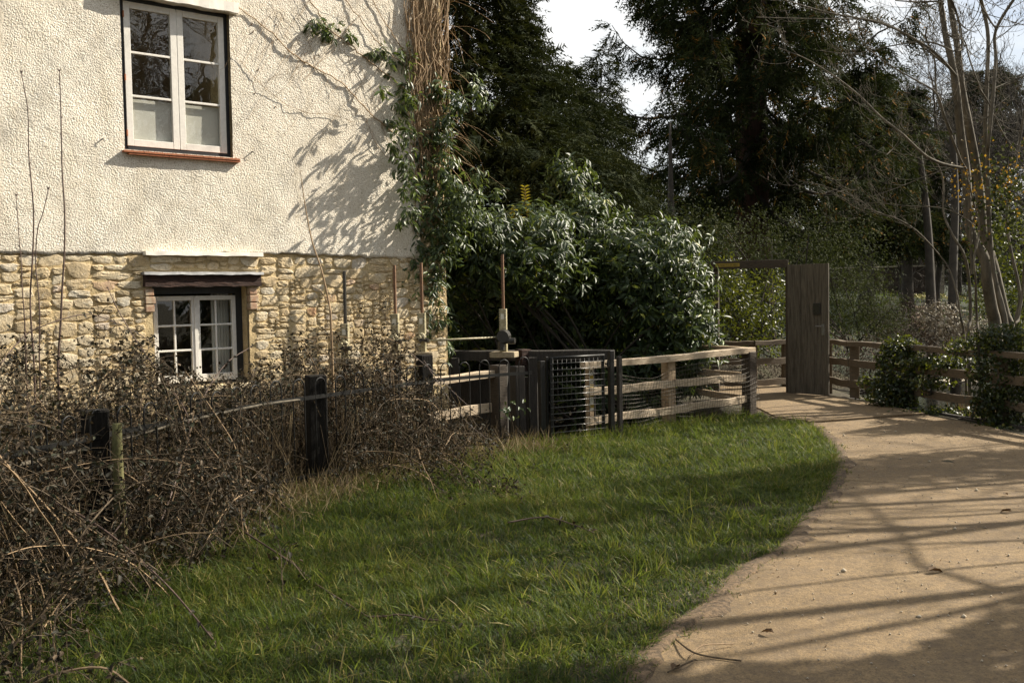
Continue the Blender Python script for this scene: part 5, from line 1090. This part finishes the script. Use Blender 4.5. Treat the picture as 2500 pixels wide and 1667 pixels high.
# trees around and behind the photographer; their shadows cross the path and they mirror in the glass
sg = 'bare trees across the river right of the path'
def at_shadow(px, py, dist): g = G(px, py); return np.array([g[0] + math.sin(R(SUN_AZ)) * dist, g[1] + math.cos(R(SUN_AZ)) * dist, -1.15])
for k, (h, r0, sp) in enumerate(((15, .085, .35), (14, .065, .4))):
    tr, tw_ = bare_mesh(80 + k, h, r0, 3, sp, minr=.008, nk=1, start=.4); pr = []
    for nm, q in (('trunk', tr), ('twigs', tw_)): m_ = bpy.data.meshes.new(nm); m_.from_pydata(q.v, [], q.f); m_.materials.append(M['bark']); pr.append(m_)
    PROTO.append(tuple(pr))
SHD = [(2400, 1236, 6.4, 3, .8), (2400, 1260, 6.9, 4, .9), (2400, 1296, 6.0, 3, 1.0), (2400, 1425, 6.4, 4, .95), (2450, 1530, 6.2, 3, 1.0), (2250, 1050, 7.0, 4, .8), (2400, 1310, 5.6, 4, 1.0), (2400, 1500, 5.6, 4, .9), (2430, 1200, 6.0, 4, .9), (2400, 1085, 6.2, 3, .7), (2300, 1165, 6.6, 4, .8), (2450, 1385, 6.0, 3, .75)]
for i, (px, py, ds, k, s) in enumerate(SHD): bare('slim leafless tree on the bank right of the picture casting thin shadows on the path', at_shadow(px, py, ds), k, rng.uniform(0, 6), s, sg)
for i, (x, y) in enumerate(((9, -3), (12, -7), (15, -4), (18, -9), (7, -10), (22, -4), (-3, -9), (-9, -5), (2, -14), (26, -12), (13, -14))): bare('tall leafless tree behind the photographer mirrored in the upper window glass', (x, y, 0), i % 3, i * 1.7, 1.0 + .1 * (i % 3), 'bare trees behind the photographer')
# ivy-clad trunks: the broad shade bands
for i, (px, py, ds, h, r) in enumerate(((2420, 1128, 7.2, 9.0, .50), (2330, 1690, 5.6, 7.0, .62), (2100, 1060, 8.5, 7.5, .25))):
    b = at_shadow(px, py, ds); t = thing('ivy_clad_tree', ['ivy-clad tree outside the frame shading the far bend of the path', 'ivy-clad tree outside the frame shading the near corner of the path', 'slim ivy-clad tree outside the frame beside the far fence'][i], 'tree', b); mb = MB(); mb.tube([b + (.05 * math.sin(k_), 0, h * k_ / 8) for k_ in range(9)], list(np.linspace(.16, .05, 9)), 8); mb.build('trunk', M['bark'], t, smooth=True)
    n = 4600; z = rng.uniform(1.6, h, n); a = rng.uniform(0, 6.28, n); rr = r * (1 + .45 * np.sin(z * 2.3 + a * 2 + i)) * (.5 + .5 * rng.random(n)); P = b + np.stack([np.cos(a) * rr, np.sin(a) * rr, z], 1)
    leaf_mesh('ivy', P, np.stack([np.cos(a), np.sin(a), -.5 + 0 * a], 1), np.stack([np.cos(a), np.sin(a), .6 + 0 * a], 1), np.full(n, .15), np.full(n, .12), M['ivy'], t, simple=True)

# the many-stemmed ash on the bank
ash = thing('ash_tree', 'many-stemmed bare ash tree with rim-lit trunks rising behind the riverside fence', 'tree', YB(2410, 13.6, -.6))
z3 = lambda x, y: (1900 + x / 2.8, y / 2.8); z4 = lambda x, y: (2050 + x / 5.2267, 620 + y / 5.2267)
STEMS = [([z3(1095, -60), z3(1120, 80), z3(1145, 250), z3(1185, 420), z3(1215, 600), z3(1245, 900), z3(1285, 1200), z3(1310, 1568), z4(1850, 60), z4(1880, 340), z4(1940, 700), z4(1990, 1000)], .030, .088, 13.6),
         ([z3(1160, -80), z3(1190, 120), z3(1225, 330), z3(1255, 600), z3(1300, 850), z3(1345, 1090), z3(1375, 1300), z3(1400, 1568), z4(1930, 60), z4(2010, 400), z4(2090, 760), z4(2160, 1040)], .034, .090, 13.9),
         ([z3(1360, -80), z3(1400, 60), z3(1435, 260), z3(1425, 600), z3(1415, 900), z3(1405, 1100), z3(1420, 1300), z3(1440, 1568), z4(1960, 100), z4(2060, 500), z4(2150, 1000)], .024, .040, 14.3),
         ([z3(1650, -60), z3(1490, 200), z3(1487, 400), z3(1470, 640), z3(1440, 950), z3(1430, 1100), z3(1445, 1568), z4(1980, 300), z4(2130, 960)], .018, .034, 13.2),
         ([z3(1020, 180), z3(1010, 260), z3(1070, 420), z3(1080, 620), z3(1150, 840), z3(1240, 1080), z3(1300, 1250)], .010, .018, 13.4),
         ([z3(960, 1590), z4(1270, 10), z4(1400, 200), z4(1500, 520), z4(1545, 820), z4(1590, 1090)], .006, .018, 13.3),
         ([z3(1010, 1000), z3(1120, 1200), z3(1130, 1450), z3(1190, 1600), z4(1590, 20), z4(1650, 330), z4(1668, 800), z4(1640, 1090)], .008, .026, 13.0),
         ([z3(1290, 1210), z3(1335, 1380), z3(1375, 1560), z4(1715, 60), z4(1735, 300), z4(1740, 560), z4(1752, 850), z4(1768, 1100)], .009, .020, 13.2), ([z4(2350, 130), z4(2330, 500), z4(2280, 830), z4(2250, 1040)], .014, .022, 12.6),
         ([z3(1690, 700), z3(1640, 1030), z3(1560, 1500), z4(2300, 500), z4(2250, 900)], .014, .03, 15.0),
         ([(2325, 330), (2332, 480), (2328, 620), (2326, 740), (2330, 840)], .06, .12, 21.0), ([(2245, 380), (2258, 480), (2268, 600), (2272, 720), (2275, 840)], .06, .15, 24.0)]
BRN = [([z3(0, 330), z3(180, 400), z3(380, 520), z3(560, 660), z3(700, 800), z3(850, 920), z3(1000, 1060), z3(1120, 1120), z3(1260, 1150)], .006, .020, 12.6),
       ([z3(850, 920), z3(825, 960), z3(790, 1010), z3(740, 1060)], .003, .007, 12.4), ([z3(-60, -30), z3(100, 20), z3(350, 90), z3(640, 145), z3(800, 200), z3(1000, 310), z3(1110, 400), z3(1215, 520)], .006, .020, 13.3),
       ([z3(-150, 120), z3(200, 130), z3(640, 140), z3(850, 220), z3(1000, 330), z3(1150, 450)], .005, .013, 13.4), ([z3(280, 345), z3(500, 370), z3(700, 330), z3(900, 295), z3(1060, 295), z3(1190, 350)], .004, .012, 13.2),
       ([z3(520, 160), z3(560, 260), z3(620, 340), z3(800, 470), z3(960, 560), z3(1080, 640), z3(1140, 800), z3(1190, 920)], .004, .014, 13.0), ([z3(170, 1240), z3(290, 1265), z3(420, 1310), z3(560, 1370), z3(650, 1440), z3(820, 1500), z3(960, 1590), z4(1270, 10)], .003, .009, 12.4),
       ([z3(520, 1380), z3(700, 1390), z3(900, 1410), z3(1100, 1420), z3(1240, 1470), z3(1345, 1545)], .003, .009, 13.1), ([z3(410, 1310), z3(470, 1300), z3(535, 1298)], .0025, .005, 12.4), ([z3(650, 1440), z3(620, 1400), z3(600, 1385)], .002, .004, 12.4),
       ([z3(620, 1350), z3(800, 1290), z3(1000, 1210), z3(1200, 1145), z3(1260, 1150)], .003, .010, 13.0), ([z3(1215, 350), z3(1250, 340), z3(1255, 260), z3(1230, 130), z3(1190, 20), z3(1150, -60)], .012, .020, 13.6),
       ([z3(1150, 220), z3(1190, 260), z3(1270, 280), z3(1300, 380), z3(1340, 500), z3(1400, 650)], .008, .012, 13.7), ([z3(1490, 200), z3(1440, 130), z3(1400, 40), z3(1380, -60)], .012, .016, 13.3), ([z3(1485, 600), z3(1560, 570), z3(1680, 520), z3(1760, 500)], .006, .012, 13.2),
       ([z3(1650, 1060), z3(1560, 950), z3(1470, 780), z3(1430, 690), z3(1370, 600)], .006, .010, 13.4), ([z3(800, 5), z3(950, 15), z3(1090, 12), z3(1130, 30)], .008, .014, 13.5), ([z3(1250, 450), z3(1370, 445), z3(1400, 430), z3(1410, 410)], .003, .006, 13.4), ([z3(1300, 650), z3(1350, 780), z3(1420, 810), z3(1460, 760)], .003, .006, 13.4)]
tk = MB(); lm = MB(); r_ = np.random.default_rng(5)
for pts, ra, rb, Y in STEMS:
    mb = MB(); PP = [A(x, y, Y + .12 * math.sin(i * 1.3)) for i, (x, y) in enumerate(pts)]; PP.append(PP[-1] + np.array([.05, 0, -1.2])); PP = smoothp(PP, 5); mb.tube(PP, list(np.linspace(ra, rb, len(PP))), 8, False); mb.build('stem', M['bark'] if Y < 20 else M['bark_far'], ash, smooth=True)
def twiglet(mb, p, v, l, r, lev):
    ns = 6; PP = [p]; sgn = r_.choice([-1, 1]) * .16
    for j in range(ns): v = nrm(v + np.array([sgn * .4, r_.normal() * .1, .17]) + r_.normal(size=3) * .06); p = p + v * l / ns; PP.append(p)
    mb.tube(PP, list(np.linspace(r, r * .55, len(PP))), 4 if lev == 0 else 3, False)
    if lev == 2 or r_.random() < .2: q = PP[-1]; mb.tube([q - v * .012, q, q + v * .03], [r * .6, r * 2.2, r * .5], 4, False)
    if lev < 2:
        for k in range(int(r_.integers(2, 5))): i = int(r_.integers(1, ns)); dv = nrm(v * .6 + r_.normal(size=3) * .7 + np.array([-.15, 0, .05])); twiglet(mb, PP[i], dv, l * r_.uniform(.35, .65), r * .65, lev + 1)
for pts, ra, rb, Y in BRN:
    mb = MB(); PP = smoothp([A(x, y, Y + .15 * math.sin(i * .9)) for i, (x, y) in enumerate(pts)], 5); mb.tube(PP, list(np.linspace(ra, rb, len(PP))), 6, False); mb.build('branch', M['bark'], ash, smooth=True)
    for k in range(max(3, int(len(PP) * .36))):
        i = int(r_.integers(0, len(PP) - 1)); v = nrm(PP[i] - PP[i + 1]) + np.array([0, 0, -.45]) + r_.normal(size=3) * .45; twiglet(lm, PP[i], nrm(v), r_.uniform(.25, .7), max(ra * .6, .0028), 0)
for pts, ra, rb, Y in STEMS[:5]:
    for k in range(9):
        i = int(r_.integers(0, 4)); a, b = A(*pts[i], Y), A(*pts[i + 1], Y); p = a + (b - a) * r_.random(); twiglet(lm, p, nrm(np.array([r_.choice([-1, 1]) * .9, r_.normal() * .5, .35])), r_.uniform(.35, .9), .0045, 0)
lm.build('twigs', M['bark'], ash, smooth=True, kind='stuff')
# yellowing ivy hanging in the ash
n = 230; PX = np.where(rng.random(n) < .6, rng.normal(2440, 45, n), rng.normal(2365, 22, n)); PYY = np.where(PX > 2400, rng.normal(440, 50, n), rng.normal(455, 55, n)); P = np.array([A(x, y, 13.2 + rng.normal() * .25) for x, y in zip(PX, PYY)])
leaf_mesh('yellow_ivy', P, rng.normal(size=(n, 3)) + (0, 0, -.8), rng.normal(size=(n, 3)), np.full(n, .045), np.full(n, .035), M['autumn'], ash, simple=True)
n = 700; PX = rng.normal(2445, 40, n); P = np.array([A(x, rng.normal(480, 70), 13.5 + rng.normal() * .3) for x in PX]); leaf_mesh('green_ivy', P, rng.normal(size=(n, 3)) + (0, 0, -.8), rng.normal(size=(n, 3)), np.full(n, .06), np.full(n, .05), M['shrub'], ash, simple=True)

# ------------------------------------------------------------------ shrubs and ivy
def leafy(name, label, cat, lobes, n, L_, Wd, mat, lump=.2, inner=.6, base=None, stems=14, simple=True, rndpow=1.0, group=None, hang=.3):
    c0 = np.mean([l[0] for l in lobes], axis=0) if base is None else np.asarray(base, float); c0 = np.array([c0[0], c0[1], c0[2] if base is not None else min(l[0][2] - l[1][2] for l in lobes)])
    t = thing(name, label, cat, c0, group); P, O = lobe_points(lobes, n, lump, inner); D = nrm(O * .5 + rng.normal(size=P.shape) * .6 + (0, 0, -hang)); N = nrm(O + rng.normal(size=P.shape) * .5)
    leaf_mesh('foliage', P, D, N, L_ * rng.uniform(.6, 1.3, n), Wd * rng.uniform(.6, 1.3, n), mat, t, rng.random(n) ** rndpow, simple=simple); mb = MB()
    for k in range(stems): c = P[rng.integers(n)]; mb.tube(smoothp([c0 + rng.normal(size=3) * (.15, .15, 0), (c0 + c) / 2 + rng.normal(size=3) * .12, c], 3), [.02] * 4 + [.012, .008, .005] if False else .012, 4, False)
    mb.build('stems', M['bark_far'], t); return t
leafy('ivy_mass', 'thick dark ivy clump smothering the riverside fence post nearest the door', 'ivy', [lobe_at(2195, 905, 13.5, .28, .24, .42), lobe_at(2200, 850, 13.6, .24, .22, .14), lobe_at(2175, 960, 13.5, .30, .26, .22), lobe_at(2205, 1000, 13.4, .24, .26, .13)], 4200, .048, .042, M['ivy'], .14, .4, rndpow=1.6)
leafy('ivy_mass', 'large dark ivy clump on the riverside fence in front of the ash tree', 'ivy', [lobe_at(2435, 920, 11.9, .30, .28, .55), lobe_at(2440, 1000, 11.8, .30, .28, .22), lobe_at(2370, 845, 12.4, .30, .2, .10), lobe_at(2455, 825, 12.0, .36, .26, .15), lobe_at(2540, 900, 11.5, .22, .3, .5)], 6000, .048, .042, M['ivy'], .2, .5, rndpow=1.6)
leafy('ivy_garland', 'ivy with yellow-green glinting leaves trailing between the fence rails', 'ivy', [lobe_at(2270, 885, 13.1, .35, .14, .12), lobe_at(2320, 890, 12.8, .3, .14, .10), lobe_at(2280, 935, 13.0, .28, .12, .10), lobe_at(2120, 930, 14.2, .16, .1, .06)], 1000, .055, .05, M['ivy'], .3, .9, rndpow=.6, stems=5)
leafy('ivy_skirt', 'low ivy and litter along the foot of the riverside fence', 'ivy', [lobe_at(2120, 985, 14.2, .25, .12, .05), lobe_at(2300, 1010, 12.8, .5, .16, .07), lobe_at(2460, 1052, 11.5, .4, .25, .07)], 2200, .05, .045, M['ivy'], .3, .9, rndpow=.9, stems=4)
for lab, lobes, n, mt, L_, Wd in (
    ('shiny dark laurel seen through the doorway behind the back railing', [lobe_at(1790, 760, 17.2, .45, .5, .75), lobe_at(1840, 800, 17.4, .5, .5, .55), lobe_at(1770, 680, 17.6, .4, .4, .4), lobe_at(1890, 730, 18, .5, .5, .6)], 4200, M['ivy'], .085, .032),
    ('broad olive-green shrub bank behind the door frame under the redwood', [lobe_at(1800, 620, 21, 1.1, .9, .9), lobe_at(1930, 600, 21.5, 1.3, .9, .8), lobe_at(2060, 640, 21, 1.1, .8, .9), lobe_at(1700, 600, 20, .8, .8, .9), lobe_at(1960, 720, 20.5, 1.3, .8, 1.0)], 15000, M['shrub'], .075, .022),
    ('grey-green feathery shrub right of the open door over the river', [lobe_at(2090, 740, 19.5, .85, .7, .75), lobe_at(2150, 790, 19.5, .6, .6, .5), lobe_at(2030, 790, 19.3, .7, .6, .6)], 9000, M['shrub'], .065, .016),
    ('reddish brown twiggy shrub on the far bank between door and ash', [lobe_at(2200, 790, 20.5, .75, .6, .55), lobe_at(2260, 820, 20.5, .6, .6, .4), lobe_at(2180, 830, 20, .5, .5, .4)], 9000, M['brownshrub'], .12, .009),
    ('pale dead-leaved plant clump on the bank behind the fence', [lobe_at(2310, 790, 19, .45, .4, .32), lobe_at(2340, 830, 18.8, .5, .4, .3), lobe_at(2290, 760, 19.5, .3, .3, .2), lobe_at(2390, 810, 19, .4, .4, .3)], 2600, M['paleshrub'], .09, .03),
    ('dark brown bramble undergrowth on the bank beyond the door and fence', [lobe_at(2040, 880, 17.5, .8, .4, .5), lobe_at(2150, 890, 18, .8, .4, .5), lobe_at(2270, 880, 18, .8, .4, .45), lobe_at(1850, 890, 18.2, .9, .3, .5), lobe_at(2390, 880, 17.5, .7, .4, .4)], 9000, M['brownshrub'], .10, .014),
    ('dark holly-like evergreen at the right edge behind the ash', [lobe_at(2470, 640, 22, .9, .8, 1.6), lobe_at(2520, 760, 21, .8, .8, 1.2), lobe_at(2440, 780, 22.5, .6, .6, .8)], 7000, M['ivy'], .09, .05),
    ('dark undergrowth in the shade between laurel and door frame', [lobe_at(1680, 720, 17.5, .7, .6, 1.1), lobe_at(1560, 640, 18.5, 1.0, .6, 1.2)], 5000, M['shrub'], .07, .02)):
    leafy('shrub', lab, 'shrub', lobes, n, L_, Wd, mt, .22, .6)
# distant hedge band and woodland
for i, (lab, pts, n, mt) in enumerate((('far dense dark hedge line behind the brick wall', [(x, 640, 58, 5, 2, 2.6) for x in range(1500, 2800, 160)], 9000, M['shrub']), ('distant brown woodland mass closing the horizon', [(x, 665, 75, 9, 3, 3.0) for x in range(1200, 3000, 200)], 14000, M['brownshrub']))):
    o_l = [(A(x, y, Y), (rx, ry, rz)) for x, y, Y, rx, ry, rz in pts]; P, O = lobe_points(o_l, n, .25, .8); o = leaf_mesh(['hedge', 'woodland'][i], P, nrm(rng.normal(size=P.shape) + (0, 0, .8)), rng.normal(size=P.shape), rng.uniform(.5, 1.3, n), rng.uniform(.10, .30, n), mt, None, simple=True); tag(o, lab, ['hedge', 'woodland'][i], kind='stuff')
# far brick garden wall with coping and pier
fw = thing('brick_wall', 'long dark garden wall with pale coping and a capped pier beyond the river', 'wall', YB(2280, 47, 1.2))
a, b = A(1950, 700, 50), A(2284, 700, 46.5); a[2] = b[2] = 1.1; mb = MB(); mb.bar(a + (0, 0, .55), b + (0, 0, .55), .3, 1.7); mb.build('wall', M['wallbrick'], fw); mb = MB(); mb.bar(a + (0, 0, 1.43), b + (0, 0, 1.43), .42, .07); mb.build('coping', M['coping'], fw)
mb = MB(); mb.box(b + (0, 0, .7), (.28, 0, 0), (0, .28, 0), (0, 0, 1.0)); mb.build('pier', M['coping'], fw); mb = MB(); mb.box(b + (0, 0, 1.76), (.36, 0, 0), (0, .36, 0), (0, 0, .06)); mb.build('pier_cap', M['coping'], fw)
# far curving path and daffodils
fpp = [A(2222, 716, 40), A(2290, 716, 40), A(2300, 735, 30), A(2292, 748, 28), A(2255, 738, 30), A(2225, 725, 34)]
V = [(p[0], p[1], float(terrain(np.array([[p[0]]]), np.array([[p[1]]]))[0, 0]) + .05) for p in fpp]; mb = MB(); mb.add(V, [tuple(range(len(V)))[::-1]]); tag(mb.build('far_path', M['farpath']), kind='structure')
n = 150; X = rng.uniform(A(2200, 700, 43)[0], A(2340, 700, 43)[0], n); Yd = 42 + rng.normal(size=n) * 1.0; Zd = terrain(X[None], Yd[None])[0] + .28; P = np.stack([X, Yd, Zd], 1); Pq = np.repeat(P, 5, 0)
o = leaf_mesh('daffodils', Pq, nrm(rng.normal(size=Pq.shape)), rng.normal(size=Pq.shape), np.full(len(Pq), .07), np.full(len(Pq), .06), M['daffodil'], None, simple=True); tag(o, 'row of pale daffodils along the top of the far bank', 'daffodils', kind='stuff')
n = 9000; X = rng.uniform(5, 26, n); Yd = rng.uniform(24, 46, n); Zd = terrain(X[None], Yd[None])[0]; P = np.stack([X, Yd, Zd], 1); o = leaf_mesh('bank_grass', P, rng.normal(size=P.shape) * .4 + (0, 0, 1), rng.normal(size=P.shape), rng.uniform(.1, .3, n), rng.uniform(.03, .05, n), M['grass'], None, simple=True); tag(o, 'coarse grass on the far bank below the brick wall', 'grass', kind='stuff')
# weir stone and reeds beyond the fence
wr = thing('weir_stone', 'pale flat stone slab lying in the river beyond the fence', 'stone', G(2320, 945, -.7)); mb = MB(); c = G(2322, 948, -.7); mb.box(c + (0, 0, .06), (.5, .05, 0), (-.03, .35, 0), (0, 0, .13)); mb.build('slab', M['coping'], wr, bevel=.02)
n = 420; q = np.array([A(rng.normal(2365, 30), rng.uniform(960, 1000), 12.9 + rng.random() * .6) for _ in range(n)]); q[:, 2] = -.6
o = leaf_mesh('dead_reeds', q, rng.normal(size=q.shape) * .35 + (0, 0, 1), rng.normal(size=q.shape), rng.uniform(.4, .95, n), rng.uniform(.006, .012, n), M['straw'], None, curl=.2, fold=.1); tag(o, 'dead reeds and stalks at the water edge behind the fence', 'reeds', kind='stuff')
# fallen bits on the path
for i, (px, py, L_, an) in enumerate(((2265, 1398, .10, .3), (2470, 1253, .09, 2.0), (1640, 1640, .08, 1.0), (2450, 1210, .06, .6), (1890, 1550, .07, 2.4))):
    g = G(px, py, .016); t = thing('dead_leaf', 'curled dead leaf lying on the concrete path, ' + ['in the middle distance between shadow stripes', 'near the right edge by the joint', 'at the bottom near the lawn', 'beside the expansion joint', 'in the bright lower middle'][i], 'leaf', g, 'dead leaves on the path'); V = leaf_verts(np.array([g]), np.array([[math.cos(an), math.sin(an), .1]]), np.array([[0, 0, 1.]]), [L_], [L_ * .45], .4, .3)[0] - g; me = mesh_np('blade', V + (0, 0, .012), LEAF_T, M['deadleaf'], np.full(8, .3)); link('blade', me, t)
for i, pts in enumerate(([(1650, 1560), (1690, 1590), (1740, 1603), (1810, 1612)], [(1790, 1572), (1715, 1575), (1685, 1603)], [(1630, 1640), (1690, 1612), (1700, 1610)])):
    P = [G(x, y, .02 + .02 * (k == 1)) for k, (x, y) in enumerate(pts)]; t = thing('fallen_twig', ['longest dark twig lying on the path at the lawn corner', 'short pale twig lying on the path edge', 'thin twig at the bottom of the path near the grass'][i], 'twig', P[0], 'twigs on the path'); mb = MB(); mb.tube(smoothp(P, 4), .004 if i != 1 else .003, 5); mb.build('stem', M['twig'] if i != 1 else M['vine'], t)
n = 9000; X = rng.uniform(1.2, 6, n); Yd = rng.uniform(3.5, 15, n); e = seg_dist(X, Yd, [tuple(p) for p in PLr], False); e2 = seg_dist(X, Yd, [tuple(p[:2]) for p in PR], False); k = inside(X, Yd, PATHPOLY) & (rng.random(n) < .035 + .9 * np.exp(-e / .10) + .9 * np.exp(-e2 / .25)); X, Yd = X[k], Yd[k]; n = len(X)
P = np.stack([X, Yd, np.full(n, .02)], 1); o = leaf_mesh('path_litter', P, rng.normal(size=(n, 3)) * (1, 1, .15), rng.normal(size=(n, 3)) * .3 + (0, 0, 1), rng.uniform(.008, .04, n), rng.uniform(.005, .016, n), M['deadleaf'], None, simple=True); tag(o, 'scattered leaf litter and crumbs along the path edges', 'litter', kind='stuff')
